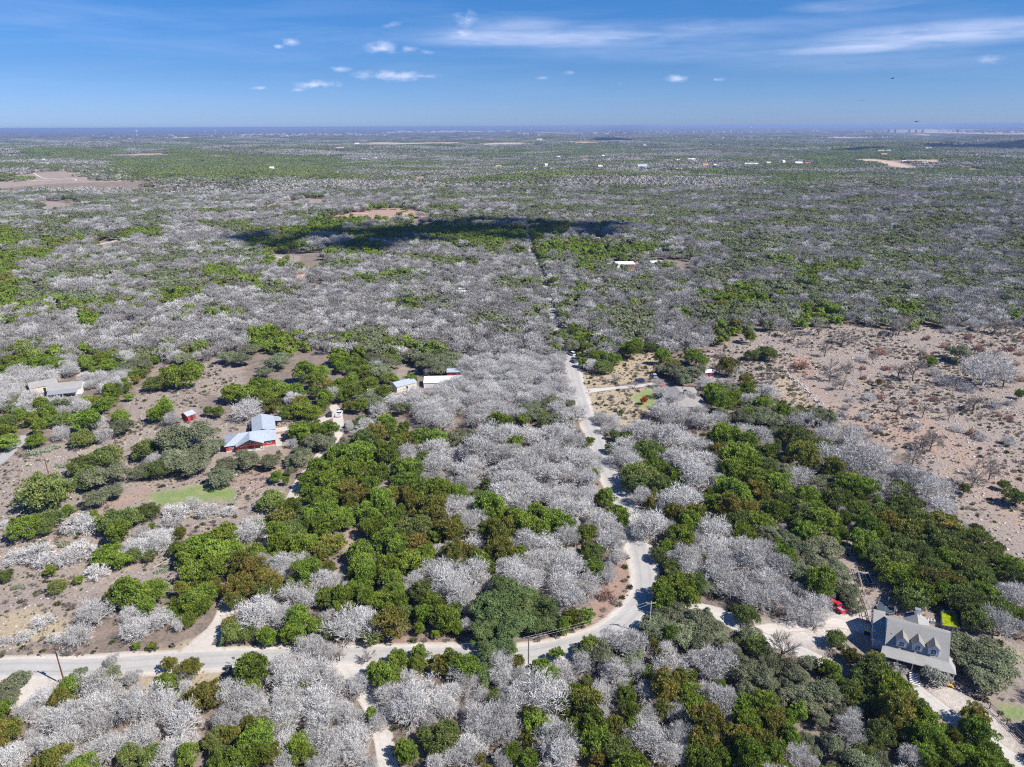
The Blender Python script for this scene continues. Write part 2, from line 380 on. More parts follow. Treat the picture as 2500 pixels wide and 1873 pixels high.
LIB['B'] = [(mesh_np('bare_trunk', *a, [M['palebark']]), mesh_np('bare_crown', *b, [M['twig']])) for a, b in bt]
st_ = [bare_tree(120+i, kids=(6, 5, 5, 5), height=1.9, trunk_h=.75, w0=.06, tip=.009) for i in range(4)]
LIB['T'] = [(mesh_np('lone_trunk', *a, [M['bark']]), mesh_np('lone_crown', *b, [M['twigtan']])) for a, b in st_]
ws = [bare_tree(140+i, kids=(12, 5, 5, 4), height=.95, trunk_h=.04, w0=.03, tip=.010) for i in range(3)]
LIB['W'] = [(mesh_np('scrub_stems', *a, [M['palebark']]), mesh_np('scrub_twigs', *b, [M['twig']])) for a, b in ws]
ss = [bare_tree(150+i, kids=(14, 6, 5), height=1.7, trunk_h=.05, w0=.03, tip=.02) for i in range(3)]
LIB['S'] = [(mesh_np('scrub_stems', *a, [M['palebark']]), mesh_np('scrub_twigs', *b, [M['redtwig']])) for a, b in ss]
LIB['V'] = [(mesh_np('dead_trunk', *a, [M['palebark']]), mesh_np('dead_crown', *b, [M['twig']])) for a, b in st_[:2]]
LIB['O'] = [(LIB['J'][2][0], mesh_np('orange_crown', *juniper_crown(12, rz=.8, zc=1.0), [M['orange']]))]
LIB['Y'] = [(LIB['L'][0][0], mesh_np('silvery_crown', *oak_crown(77, total=2600, leaf=.08), [M['greyleaf']]))]
HT = {'J': 1.45, 'R': 1.45, 'D': 1.25, 'L': 1.05, 'E': 1.15, 'B': 1.1, 'T': 1.9, 'V': 1.9, 'W': .8, 'S': 1.4, 'G': 1.3, 'O': 1.6, 'Y': .8}  # crown mid-height / radius * ~2

# instancing for masses nobody could count: sources live in a collection that is not in the scene
def scatter_stuff(name, pts, scl, rot, idx, sources, label, cat, mats_for_thumb=None):
    col = bpy.data.collections.new(name+'_sources')
    for i, me in enumerate(sources):
        so_ = bpy.data.objects.new('%s_source_%03d' % (name, i), me); col.objects.link(so_)
    me = bpy.data.meshes.new(name); n = len(pts)
    me.vertices.add(n); me.vertices.foreach_set('co', np.asarray(pts, np.float32).ravel())
    a = me.attributes.new('scl', 'FLOAT_VECTOR', 'POINT'); a.data.foreach_set('vector', np.asarray(scl, np.float32).ravel())
    a = me.attributes.new('rot', 'FLOAT_VECTOR', 'POINT'); a.data.foreach_set('vector', np.asarray(rot, np.float32).ravel())
    a = me.attributes.new('pick', 'INT', 'POINT'); a.data.foreach_set('value', np.asarray(idx, np.int32).ravel())
    ob = link(bpy.data.objects.new(name, me)); tag(ob, label, cat, kind='stuff')
    ng = bpy.data.node_groups.new(name+'_nodes', 'GeometryNodeTree')
    ng.interface.new_socket('Geometry', in_out='INPUT', socket_type='NodeSocketGeometry')
    ng.interface.new_socket('Geometry', in_out='OUTPUT', socket_type='NodeSocketGeometry')
    gi = ng.nodes.new('NodeGroupInput'); go = ng.nodes.new('NodeGroupOutput')
    mp = ng.nodes.new('GeometryNodeMeshToPoints'); ip = ng.nodes.new('GeometryNodeInstanceOnPoints'); ci = ng.nodes.new('GeometryNodeCollectionInfo')
    ci.inputs['Collection'].default_value = col; ci.inputs['Separate Children'].default_value = True; ci.inputs['Reset Children'].default_value = True
    def attr(nm, ty):
        q = ng.nodes.new('GeometryNodeInputNamedAttribute'); q.data_type = ty; q.inputs['Name'].default_value = nm
        return [s for s in q.outputs if s.enabled and s.name == 'Attribute'][0]
    l = ng.links.new
    l(gi.outputs[0], mp.inputs['Mesh']); l(mp.outputs[0], ip.inputs['Points']); l(ci.outputs[0], ip.inputs['Instance'])
    ip.inputs['Pick Instance'].default_value = True
    l(attr('pick', 'INT'), ip.inputs['Instance Index']); l(attr('rot', 'FLOAT_VECTOR'), ip.inputs['Rotation']); l(attr('scl', 'FLOAT_VECTOR'), ip.inputs['Scale'])
    l(ip.outputs[0], go.inputs[0])
    md = ob.modifiers.new('scatter', 'NODES'); md.node_group = ng
    return ob
def whole(pair):
    """trunk + crown as one mesh with two materials, for the uncounted masses"""
    t, c = pair
    def arr(me):
        V = np.empty(len(me.vertices)*3, np.float32); me.vertices.foreach_get('co', V); return V.reshape(-1, 3)
    me = bpy.data.meshes.new('whole'); Vt, Vc = arr(t), arr(c)
    fs = [list(p.vertices) for p in t.polygons] + [[v+len(Vt) for v in p.vertices] for p in c.polygons]
    me.from_pydata(np.vstack([Vt, Vc]).tolist(), [], fs); me.materials.append(t.materials[0]); me.materials.append(c.materials[0])
    me.polygons.foreach_set('material_index', np.r_[np.zeros(len(t.polygons), np.int32), np.ones(len(c.polygons), np.int32)]); me.update()
    return me
# ------------------------------------------------------------------ terrain
def smooth(a, b, x):
    t = np.clip((x-a)/(b-a), 0, 1); return t*t*(3-2*t)
_tg = np.random.default_rng(3)
_waves = [(_tg.uniform(0, 2*np.pi), _tg.uniform(0, 2*np.pi), lam, amp) for lam, amp in
          [(420, 2.8), (610, 4.0), (530, 3.2), (900, 6.5), (1300, 8.5), (1700, 9.0), (2600, 9.0), (3700, 9.0)] for _ in range(2)]
def terr(x, y):
    x = np.asarray(x, float); y = np.asarray(y, float); z = np.zeros(np.broadcast(x, y).shape)
    d = np.sqrt(x*x+y*y)
    for th, ph, lam, amp in _waves:
        z = z + amp*.55*np.sin((x*np.cos(th)+y*np.sin(th))/lam*2*np.pi+ph)*smooth(lam*.55+160, lam*1.1+420, d)*(1 if lam > 800 else .8)
    z = z - 14*smooth(900, 4500, d)
    z = z*(1-.55*smooth(9000, 20000, d))
    z = z + 34*np.exp(-((x+2150)/520)**2-((y-3050)/420)**2) + 16*np.exp(-((x+1500)/500)**2-((y-2350)/300)**2)
    return z
def T(x, y): return float(terr(x, y))
def ground_at(sx, sy, dz=0.0):
    """photo point -> ground point, following the terrain"""
    z = 0.0
    for _ in range(12):
        p = unp(sx, sy, z); z = .5*z+.5*T(p[0], p[1])
    p = unp(sx, sy, z); return (p[0], p[1], z+dz)

def poly_world(pts):
    return np.array([ground_at(x, y)[:2] for x, y in pts])
def inside(P, poly):
    x, y = P[:, 0], P[:, 1]; r = np.zeros(len(P), bool); n = len(poly)
    for i in range(n):
        x1, y1 = poly[i]; x2, y2 = poly[(i+1) % n]
        c = ((y1 > y) != (y2 > y)) & (x < (x2-x1)*(y-y1)/(y2-y1+1e-12)+x1); r ^= c
    return r
def seg_dist(P, A, B):
    AB = B-A; t = np.clip(((P-A)@AB)/(AB@AB+1e-9), 0, 1); return np.linalg.norm(P-A-t[:, None]*AB, axis=1)
def poly_sd(P, poly):
    d = np.full(len(P), 1e9)
    for i in range(len(poly)): d = np.minimum(d, seg_dist(P, poly[i], poly[(i+1) % len(poly)]))
    return np.where(inside(P, poly), d, -d)
def line_dist(P, L):
    d = np.full(len(P), 1e9)
    for i in range(len(L)-1): d = np.minimum(d, seg_dist(P, L[i], L[i+1]))
    return d

# roads and drives: photo points of the centre line, width in metres
ROADS = {
 'main': ([(-260,1640),(0,1620),(200,1620),(400,1609),(560,1603),(700,1599),(850,1596),(1000,1598),(1120,1600),(1220,1602),(1320,1592),(1390,1577),(1460,1556),(1505,1528),(1545,1490),(1568,1455),(1571,1414),(1564,1366),(1548,1319),(1529,1256),(1513,1215),(1494,1183),(1478,1145),(1463,1101),(1450,1063),(1437,1035),(1421,988),(1407,936),(1398,895),(1392,866),(1384,845),(1366,812),(1353,777),(1345,735),(1334,690),(1318,655),(1306,632),(1300,612),(1293,580),(1288,553),(1284,535)], 6.0),
 'left_drive': ([(470,1622),(495,1570),(525,1530),(545,1490),(556,1450),(585,1400),(625,1350),(650,1318),(672,1285),(700,1235),(722,1190),(732,1170),(760,1135),(786,1104),(808,1080),(826,1045),(822,1005),(812,985)], 4.2),
 'house_drive': ([(668,1045),(700,1042),(760,1030),(812,1010)], 4.5),
 'lower_drive': ([(845,1606),(870,1650),(892,1700),(915,1745),(930,1800),(937,1850),(945,1900),(950,1990)], 3.6),
 'right_drive': ([(1560,1478),(1620,1470),(1700,1487),(1770,1512),(1830,1560),(1900,1585),(1960,1605),(2010,1625),(2050,1640)], 4.6),
 'right_loop': ([(1840,1545),(1930,1535),(2000,1525),(2060,1530),(2125,1545)], 6.0),
 'corner_drive': ([(2225,1690),(2270,1725),(2330,1770),(2400,1815),(2470,1870),(2560,1940)], 4.4),
 'farm_drive': ([(1425,957),(1500,950),(1560,945),(1602,940)], 3.6),
 'west_drive': ([(-60,1150),(0,1113),(30,1085),(55,1060),(62,1052)], 4.0),
 'left_stub': ([(60,1640),(78,1665),(82,1700)], 7.0),
}
def dense(pts, step, z=0.0):
    P = np.array([ground_at(x, y)[:2] for x, y in pts])
    out = []
    for i in range(len(P)-1):                       # Catmull-Rom
        p0 = P[max(0, i-1)]; p1 = P[i]; p2 = P[i+1]; p3 = P[min(len(P)-1, i+2)]
        n = max(2, int(np.linalg.norm(p2-p1)/step))
        for k in range(n):
            t = k/n; out.append(.5*((2*p1)+(-p0+p2)*t+(2*p0-5*p1+4*p2-p3)*t*t+(-p0+3*p1-3*p2+p3)*t**3))
    out.append(P[-1]); return np.array(out)
RL = {k: dense(p, 2.0) for k, (p, w) in ROADS.items()}
def road_clear(P, margin=1.2, skip=()):
    ok = np.ones(len(P), bool)
    for k, L in RL.items():
        if k in skip: continue
        d = line_dist(P, L[::2] if len(L) > 20 else L); w = ROADS[k][1]/2+margin
        if k in ('main', 'lower_drive', 'left_drive'): w = np.where(P[:, 1] > 325, w-1.3, w) if k == 'main' else np.full(len(P), w-(1.1 if k == 'lower_drive' else .6))
        ok &= d > w
    return ok

# ground cover zones: photo outlines -> (channel, strength, edge softness in metres)
ZONES = [
 ('A', 1.0, 6, [(1853,808),(2040,800),(2250,808),(2560,800),(2700,1000),(2600,1480),(2440,1360),(2330,1280),(2260,1180),(2180,1100),(2080,1060),(1990,1040),(1930,1000),(1870,950),(1800,905),(1715,895),(1700,865),(1760,855)]),
 ('R', .55, 9, [(1900,880),(2050,1000),(2250,1020),(2500,1180),(2500,1300),(2300,1130),(2100,1070),(1960,1000)]),
 ('R', .8, 4, [(1925,880),(1980,870),(1990,920),(1950,940)]),
 ('A', 1.0, 5, [(-200,1030),(60,1100),(250,1040),(330,960),(400,880),(520,880),(600,930),(560,960),(480,960),(500,1000),(640,1000),(760,1000),(780,1040),(690,1100),(700,1200),(660,1290),(600,1330),(480,1290),(440,1350),(420,1430),(240,1450),(200,1540),(-200,1640)]),
 ('R', .5, 4, [(630,1100),(700,1090),(690,1160),(600,1200),(540,1180),(600,1130)]),
 ('R', .6, 3, [(190,1232),(360,1180),(370,1200),(220,1250)]),
 ('R', .8, 2, [(125,1300),(160,1298),(155,1345),(125,1340)]),
 ('G', .75, 3.0, [(355,1206),(400,1188),(470,1176),(520,1180),(560,1183),(578,1195),(560,1215),(500,1224),(440,1222),(380,1228)]),
 ('G', .85, 2.0, [(500,1192),(545,1182),(582,1188),(572,1206),(520,1217),(498,1208)]),
 ('T', .9, 3, [(0,1480),(90,1485),(170,1500),(160,1530),(60,1560),(-40,1560)]),
 ('T', .9, 2, [(0,1590),(130,1595),(300,1592),(400,1580),(470,1555),(500,1530),(460,1575),(330,1598),(100,1602),(0,1604)]),
 ('T', .8, 2, [(0,1648),(170,1645),(380,1632),(520,1622),(600,1632),(570,1665),(400,1680),(150,1680),(0,1690)]),
 ('A', .8, 2, [(290,1000),(400,980),(420,1040),(330,1060)]),
 ('T', 1.0, 2, [(1402,915),(1450,905),(1530,870),(1600,860),(1610,920),(1500,945),(1425,950)]),
 ('T', 1.0, 2, [(1428,962),(1600,948),(1612,1010),(1570,1030),(1520,1060),(1490,1075),(1455,1045)]),
 ('G', .75, 2.5, [(1540,975),(1570,955),(1600,950),(1612,995),(1560,1000)]),
 ('A', .9, 3, [(1715,860),(1830,850),(1900,880),(1990,1040),(1940,1030),(1860,950),(1790,950),(1750,955),(1700,950)]),
 ('T', .9, 2, [(1900,900),(1945,945),(1996,1025),(1975,1050),(1940,1010),(1890,950)]),
 ('R', .75, 1.5, [(1545,1345),(1551,1400),(1540,1445),(1500,1500),(1440,1535),(1380,1560),(1290,1580),(1290,1570),(1370,1540),(1430,1490),(1470,1440),(1500,1370)]),
 ('T', .5, 1.0, [(1540,1420),(1545,1450),(1500,1510),(1440,1545),(1400,1560),(1460,1515),(1510,1460)]),
 ('R', .55, 1.5, [(1000,1530),(1050,1560),(1150,1575),(1100,1582),(900,1582),(870,1572),(960,1560)]),
 ('R', .3, 2, [(835,1292),(872,1290),(868,1360),(828,1432),(800,1400),(838,1350)]),
 ('A', 1., 2, [(835,1292),(872,1290),(868,1360),(828,1432),(800,1400),(838,1350)]),
 ('A', 1., 2, [(922,1188),(978,1142),(985,1160),(940,1200)]),
 ('A', 1., 3, [(1990,1500),(2060,1300),(2130,1400),(2250,1480),(2400,1560),(2560,1600),(2560,1950),(2400,1830),(2200,1700),(2060,1660),(1960,1600),(1900,1540)]),
 ('C', .65, 3.5, [(1830,1540),(1900,1510),(2000,1500),(2120,1500),(2125,1545),(2060,1570),(1980,1590),(1900,1575)]),
 ('C', .55, 2, [(2230,1640),(2330,1680),(2420,1760),(2500,1840),(2480,1870),(2380,1800),(2290,1730)]),
 ('G', .8, 1.5, [(2425,1728),(2500,1740),(2500,1770),(2450,1765)]),
 ('G', .6, 1, [(2290,1760),(2330,1790),(2345,1810),(2300,1780)]),
 ('A', .8, 6, [(0,425),(120,412),(250,405),(440,415),(460,430),(300,436),(120,440),(-20,452)]),
 ('A', .8, 4, [(590,505),(680,480),(760,482),(830,478),(815,498),(720,505),(650,515)]),
 ('R', .9, 4, [(778,545),(800,520),(860,515),(960,505),(1065,512),(1050,530),(960,540),(860,535),(800,545)]),
 ('A', 1., 4, [(778,545),(800,520),(860,515),(960,505),(1065,512),(1050,530),(960,540),(860,535),(800,545)]),
 ('A', .9, 3, [(620,640),(640,618),(700,612),(740,622),(720,650),(660,648)]),
 ('A', .9, 3, [(1400,652),(1480,640),(1560,642),(1555,600),(1500,585),(1490,570),(1520,572),(1565,605),(1600,640),(1600,680),(1560,690),(1500,665)]),
 ('A', .9, 3, [(225,590),(290,575),(345,572),(340,585),(270,600)]),
 ('A', .8, 3, [(990,425),(1060,420),(1160,425),(1150,432),(1040,436),(1000,445)]),
 ('A', .8, 3, [(85,500),(100,480),(160,486),(200,500),(160,520),(100,515)]),
 ('A', .7, 4, [(500,460),(560,465),(600,500),(540,500),(480,490)]),
 ('R', .5, 3, [(715,680),(745,668),(742,682),(720,690)]),
 ('A', .8, 2, [(655,705),(690,690),(760,700),(740,720),(680,718)]),
 ('A', .8, 3, [(490,895),(520,870),(600,890),(590,930),(520,960),(470,960)]),
 ('A', .7, 3, [(950,905),(1010,880),(1030,905),(1010,935),(960,930)]),
]
ZP = [(c, s, e, poly_world(p)) for c, s, e, p in ZONES]

def far_fields(x, y):
    """open tan fields beyond the woods"""
    f = np.zeros(x.shape)
    sx, sy, dep = proj(np.c_[x, y, np.zeros(len(x))])
    return f
rows = [-100.0]
while rows[-1] < 60000: rows.append(rows[-1]+max(1.7, .0085*(rows[-1])))
rows = np.array(rows); NC = 430
tt = np.linspace(-1, 1, NC)
YY = np.repeat(rows, NC); XX = np.tile(tt, len(rows))*np.maximum(230, 1.0*YY+90)
ZZ = terr(XX, YY)
P2 = np.c_[XX, YY]
chan = {c: np.zeros(len(P2)) for c in 'ARGTCF'}
g0 = np.random.default_rng(5)
wob = (np.sin(XX*.35+np.sin(YY*.21)*2)+np.sin(YY*.42+np.sin(XX*.27)*2))*.8
for c, s, e, poly in ZP:
    lo = poly.min(0)-12; hi = poly.max(0)+12
    m = np.where((P2[:, 0] > lo[0]) & (P2[:, 0] < hi[0]) & (P2[:, 1] > lo[1]) & (P2[:, 1] < hi[1]))[0]
    if len(m) == 0: continue
    dd = poly_sd(P2[m], poly)+wob[m]*min(1, e/3)
    chan[c][m] = np.maximum(chan[c][m], s*smooth(-e, e, dd))
# far fields as world-space ellipses (centre x, y, half sizes)
def far_ell(sx, sy, wx, hy):
    p = ground_at(sx, sy); q = ground_at(sx+wx, sy); a = ground_at(sx, sy-hy); b = ground_at(sx, sy+hy)
    return p[0], p[1], abs(q[0]-p[0]), abs(a[1]-b[1])/2
FIELDS = [far_ell(*v) for v in [(1030,350,150,3),(1230,350,60,2.2),(1420,349,55,2),(690,342,90,2.2),(440,331,35,2),(320,372,75,2.6),(2120,397,30,1.8),(2260,402,60,2.5),(2280,338,90,3.0),(2400,337,100,3.5),(840,356,40,1.3),(2080,344,70,1.2),(1120,425,40,2),(1500,326,200,.8),(2340,326,150,.8)]]
for (x0, y0, a, b) in FIELDS:
    r = np.sqrt(((XX-x0)/a)**2+((YY-y0)/b)**2)+.15*np.sin(XX/a*9+YY/b*5)
    chan['F'] = np.maximum(chan['F'], smooth(1.1, .85, r))
i0 = np.arange(len(rows)-1)[:, None]*NC+np.arange(NC-1)[None, :]
F = np.stack([i0, i0+1, i0+NC+1, i0+NC], -1).reshape(-1, 4)
gm = mesh_np('ground', np.c_[XX, YY, ZZ], F, smooth=True)
def col_attr(nm, r, g, b, a):
    at = gm.color_attributes.new(nm, 'FLOAT_COLOR', 'POINT'); at.data.foreach_set('color', np.c_[r, g, b, a].astype(np.float32).ravel())
col_attr('cover', chan['A'], chan['R'], chan['G'], np.ones(len(P2)))
col_attr('cover_more', chan['T'], chan['C'], chan['F'], np.ones(len(P2)))
m = bpy.data.materials.new('ground_cover'); m.use_nodes = True; t = m.node_tree; t.nodes.clear()
out = N('ShaderNodeOutputMaterial', t); bs = N('ShaderNodeBsdfDiffuse', t); t.links.new(bs.outputs[0], out.inputs[0])
geo = N('ShaderNodeNewGeometry', t); pos = geo.outputs['Position']
ca = N('ShaderNodeVertexColor', t, layer_name='cover'); cb_ = N('ShaderNodeVertexColor', t, layer_name='cover_more')
s1 = N('ShaderNodeSeparateColor', t); t.links.new(ca.outputs[0], s1.inputs[0]); s2 = N('ShaderNodeSeparateColor', t); t.links.new(cb_.outputs[0], s2.inputs[0])
n_f = noise(pos, 1.3, 6, .7, tree=t); n_m = noise(pos, .23, 6, .68, .4, tree=t); n_b = noise(pos, .035, 5, .6, tree=t); n_x = noise(pos, 4.5, 3, .7, tree=t)
n_s = noise(pos, .9, 7, .75, 1.2, 1, 2.6, tree=t)
def mixc(f, a, b):
    x = N('ShaderNodeMix', t, data_type='RGBA')
    for s, v in (('Factor', f), ('A', a), ('B', b)):
        if isinstance(v, tuple): x.inputs[s].default_value = (*v, 1)
        elif isinstance(v, float): x.inputs[s].default_value = v
        else: t.links.new(v, x.inputs[s])
    return x.outputs['Result']
def thr(n, lo, hi): return mth('MULTIPLY_ADD', n, 1/(hi-lo), -lo/(hi-lo), tree=t, clamp=True)
def brk(ch, soft=.35):   # break a zone's edge up with noise
    return thr(mth('ADD', ch, mth('MULTIPLY_ADD', n_m, .9, -.45, tree=t), tree=t), .5-soft, .5+soft)
litter = mixc(thr(n_f, .35, .65), (.13, .105, .085), (.25, .205, .175))
litter = mixc(thr(n_m, .42, .72), litter, (.30, .235, .20))
openg = mixc(thr(n_f, .35, .66), (.215, .175, .150), (.40, .335, .300))
openg = mixc(thr(n_m, .52, .62), openg, mixc(thr(n_f, .3, .7), (.30, .25, .165), (.40, .345, .25)))
openg = mixc(thr(n_s, .60, .68), openg, (.56, .52, .49))          # pale limestone crumbs
openg = mixc(mth('MULTIPLY', thr(n_b, .48, .62), .55, tree=t), openg, mixc(thr(n_s, .4, .6), (.20, .17, .15), (.33, .28, .26)))
base = mixc(brk(s1.outputs[0]), litter, openg)
red = mixc(thr(n_f, .3, .7), (.34, .20, .145), (.46, .31, .24))
base = mixc(mth('MULTIPLY', brk(s1.outputs[1], .5), .8, tree=t), base, red)
tan = mixc(thr(n_f, .3, .7), (.34, .275, .185), (.46, .38, .27)); tan = mixc(thr(n_m, .55, .75), tan, (.30, .28, .16))
base = mixc(brk(s2.outputs[0], .3), base, tan)
cal = mixc(thr(n_f, .3, .7), (.50, .45, .40), (.70, .65, .60))
base = mixc(brk(s2.outputs[1], .4), base, cal)
grn = mixc(thr(n_f, .3, .7), (.12, .20, .04), (.21, .33, .08)); grn = mixc(thr(n_m, .45, .65), grn, (.30, .29, .15))
base = mixc(brk(s1.outputs[2], .4), base, grn)
# the far plain: mottled woods and fields seen as colour only, beyond the last built trees
n_far = noise(pos, .0011, 7, .62, .5, 1, .6, tree=t); n_far2 = noise(pos, .006, 5, .65, .2, 1, .7, tree=t)
far = mixc(thr(n_far2, .40, .60), (.055, .065, .045), (.17, .155, .14))
far = mixc(thr(n_far, .62, .70), far, (.30, .25, .19))
vl = N('ShaderNodeVectorMath', t, operation='LENGTH'); t.links.new(pos, vl.inputs[0])
base = mixc(thr(vl.outputs['Value'], 5200, 7500), base, far)
base = mixc(s2.outputs[2], base, mixc(thr(n_far2, .3, .7), (.40, .31, .24), (.55, .44, .33)))
t.links.new(base, bs.inputs[0])
bn = N('ShaderNodeBump', t); bn.inputs['Distance'].default_value = .22; bn.inputs['Strength'].default_value = .9
t.links.new(mth('ADD', n_f, mth('MULTIPLY', n_x, .35, tree=t), tree=t), bn.inputs['Height']); t.links.new(bn.outputs[0], bs.inputs['Normal'])
gm.materials.append(m)
ground = link(bpy.data.objects.new('ground', gm)); tag(ground, kind='structure')

# ------------------------------------------------------------------ roads
def road_mat(name, c1, c2, edge, track=0.0, bump=.02):
    m = bpy.data.materials.new(name); m.use_nodes = True; t = m.node_tree; t.nodes.clear()
    out = N('ShaderNodeOutputMaterial', t); bs = N('ShaderNodeBsdfPrincipled', t); t.links.new(bs.outputs[0], out.inputs[0])
    bs.inputs['Roughness'].default_value = .9; bs.inputs['Specular IOR Level'].default_value = .15
    uv = N('ShaderNodeUVMap', t); uv.uv_map = 'across'; sp = N('ShaderNodeSeparateXYZ', t); t.links.new(uv.outputs[0], sp.inputs[0])
    geo = N('ShaderNodeNewGeometry', t); n1 = noise(geo.outputs['Position'], 1.1, 6, .7, tree=t); n2 = noise(geo.outputs['Position'], .16, 5, .6, .4, tree=t); n3 = noise(geo.outputs['Position'], 7., 3, .7, tree=t)
    mx = N('ShaderNodeMix', t, data_type='RGBA'); mx.inputs['A'].default_value = (*c1, 1); mx.inputs['B'].default_value = (*c2, 1)
    f = mth('MULTIPLY_ADD', mth('ADD', mth('MULTIPLY', n1, .45, tree=t), mth('MULTIPLY', n2, .55, tree=t), tree=t), 3.2, -1.1, tree=t, clamp=True); t.links.new(f, mx.inputs['Factor'])
    a = mth('ABSOLUTE', sp.outputs[0], tree=t)                # 0 centre .. 1 edge
    e = mth('MULTIPLY_ADD', mth('ADD', a, mth('MULTIPLY_ADD', n1, .5, -.25, tree=t), tree=t), 5.0, -4.0, tree=t, clamp=True)
    m2 = N('ShaderNodeMix', t, data_type='RGBA'); t.links.new(mx.outputs['Result'], m2.inputs['A']); m2.inputs['B'].default_value = (*edge, 1); t.links.new(e, m2.inputs['Factor'])
    res = m2.outputs['Result']
    if track:
        w = mth('ABSOLUTE', mth('SUBTRACT', a, .42, tree=t), tree=t); w = mth('MULTIPLY', mth('SUBTRACT', .2, w, tree=t, clamp=True), 5*track, tree=t, clamp=True)
        m3 = N('ShaderNodeMix', t, data_type='RGBA', blend_type='MULTIPLY'); t.links.new(w, m3.inputs['Factor']); t.links.new(res, m3.inputs['A']); m3.inputs['B'].default_value = (.82, .82, .84, 1); res = m3.outputs['Result']
    t.links.new(res, bs.inputs['Base Color'])
    bn = N('ShaderNodeBump', t); bn.inputs['Distance'].default_value = bump; t.links.new(n3, bn.inputs['Height']); t.links.new(bn.outputs[0], bs.inputs['Normal'])
    return m
M['road'] = road_mat('chip_seal', (.37, .355, .335), (.47, .45, .425), (.56, .51, .45), .7)
M['caliche'] = road_mat('caliche_gravel', (.42, .385, .345), (.62, .585, .53), (.36, .30, .25), .5, .05)
M['dust'] = road_mat('dusty_drive', (.46, .41, .36), (.62, .57, .51), (.40, .33, .27), .2, .04)
M['greydrive'] = road_mat('grey_drive', (.33, .34, .34), (.42, .42, .42), (.42, .38, .33), .2)
def ribbon(name, L, width, mat_, z, wobble=0.0, flare=None):
    g = np.random.default_rng(len(L)); n = len(L); tg = np.gradient(L, axis=0); tg /= np.linalg.norm(tg, axis=1, keepdims=True)
    nr = np.c_[-tg[:, 1], tg[:, 0]]; ks = np.array([-1, -.8, -.5, 0, .5, .8, 1]); V = []; U = []
    wl = np.convolve(g.normal(size=n+8), np.ones(5)/5, 'same')[4:-4]*wobble; wr = np.convolve(g.normal(size=n+8), np.ones(5)/5, 'same')[4:-4]*wobble
    for i in range(n):
        w = width/2*(flare[i] if flare is not None else 1)
        for k in ks:
            q = L[i]+nr[i]*k*(w+(wl[i] if k < 0 else wr[i])); V.append((q[0], q[1], T(q[0], q[1])+z)); U.append((k, i*.1))
    K = len(ks); i0 = np.arange(n-1)[:, None]*K+np.arange(K-1)[None]; F = np.stack([i0, i0+K, i0+K+1, i0+1], -1).reshape(-1, 4)
    me = mesh_np(name, np.array(V), F, [mat_], smooth=True)
    if me.polygons and me.polygons[0].normal.z < 0: me.flip_normals()
    uv = me.uv_layers.new(name='across'); idx = np.empty(len(me.loops), np.int32); me.loops.foreach_get('vertex_index', idx)
    uv.data.foreach_set('uv', np.array(U, np.float32)[idx].ravel())
    o = link(bpy.data.objects.new(name, me)); tag(o, kind='structure'); return o
zz = .10
def fl(k, a=0, b=0):
    n = len(RL[k]); f = np.ones(n)
    for i in range(min(6, n)):
        if a: f[i] += a*(1-i/6)**1.6
        if b: f[n-1-i] += b*(1-i/6)**1.6
    return f
ribbon('verge', RL['main'][RL['main'][:, 1] < 330], 8.4, M['dust'], .02, .5)
ribbon('road', RL['main'], 5.6, M['road'], .05, .10)
ribbon('driveway', RL['left_drive'], 4.2, M['dust'], .035, .3, fl('left_drive', 3.2))
ribbon('driveway', RL['house_drive'], 4.5, M['dust'], .030, .3)
ribbon('driveway', RL['lower_drive'], 3.6, M['caliche'], .035, .35, fl('lower_drive', 1.2))
ribbon('driveway', RL['right_drive'], 3.6, M['caliche'], .035, 1.0)
ribbon('driveway', RL['right_loop'], 4.6, M['dust'], .028, 1.2)
ribbon('driveway', RL['corner_drive'], 4.4, M['caliche'], .035, .5)
ribbon('driveway', RL['farm_drive'], 3.4, M['caliche'], .035, .1, fl('farm_drive', 1.2))
ribbon('driveway', RL['west_drive'], 4.0, M['greydrive'], .035, .15)
ribbon('driveway', RL['left_stub'], 6.5, M['dust'], .030, .8)
FARPATHS = [[(-20,421),(60,428),(110,432),(180,427),(190,432)],[(60,413),(100,421),(150,426)],[(232,592),(290,580),(340,577)],[(640,618),(690,625),(715,640)],[(860,520),(930,518),(1000,520)],[(1000,440),(1010,428),(1060,423)]]
for fp in FARPATHS: ribbon('track', dense(fp, 6.0), 4.0, M['dust'], .25, .6)
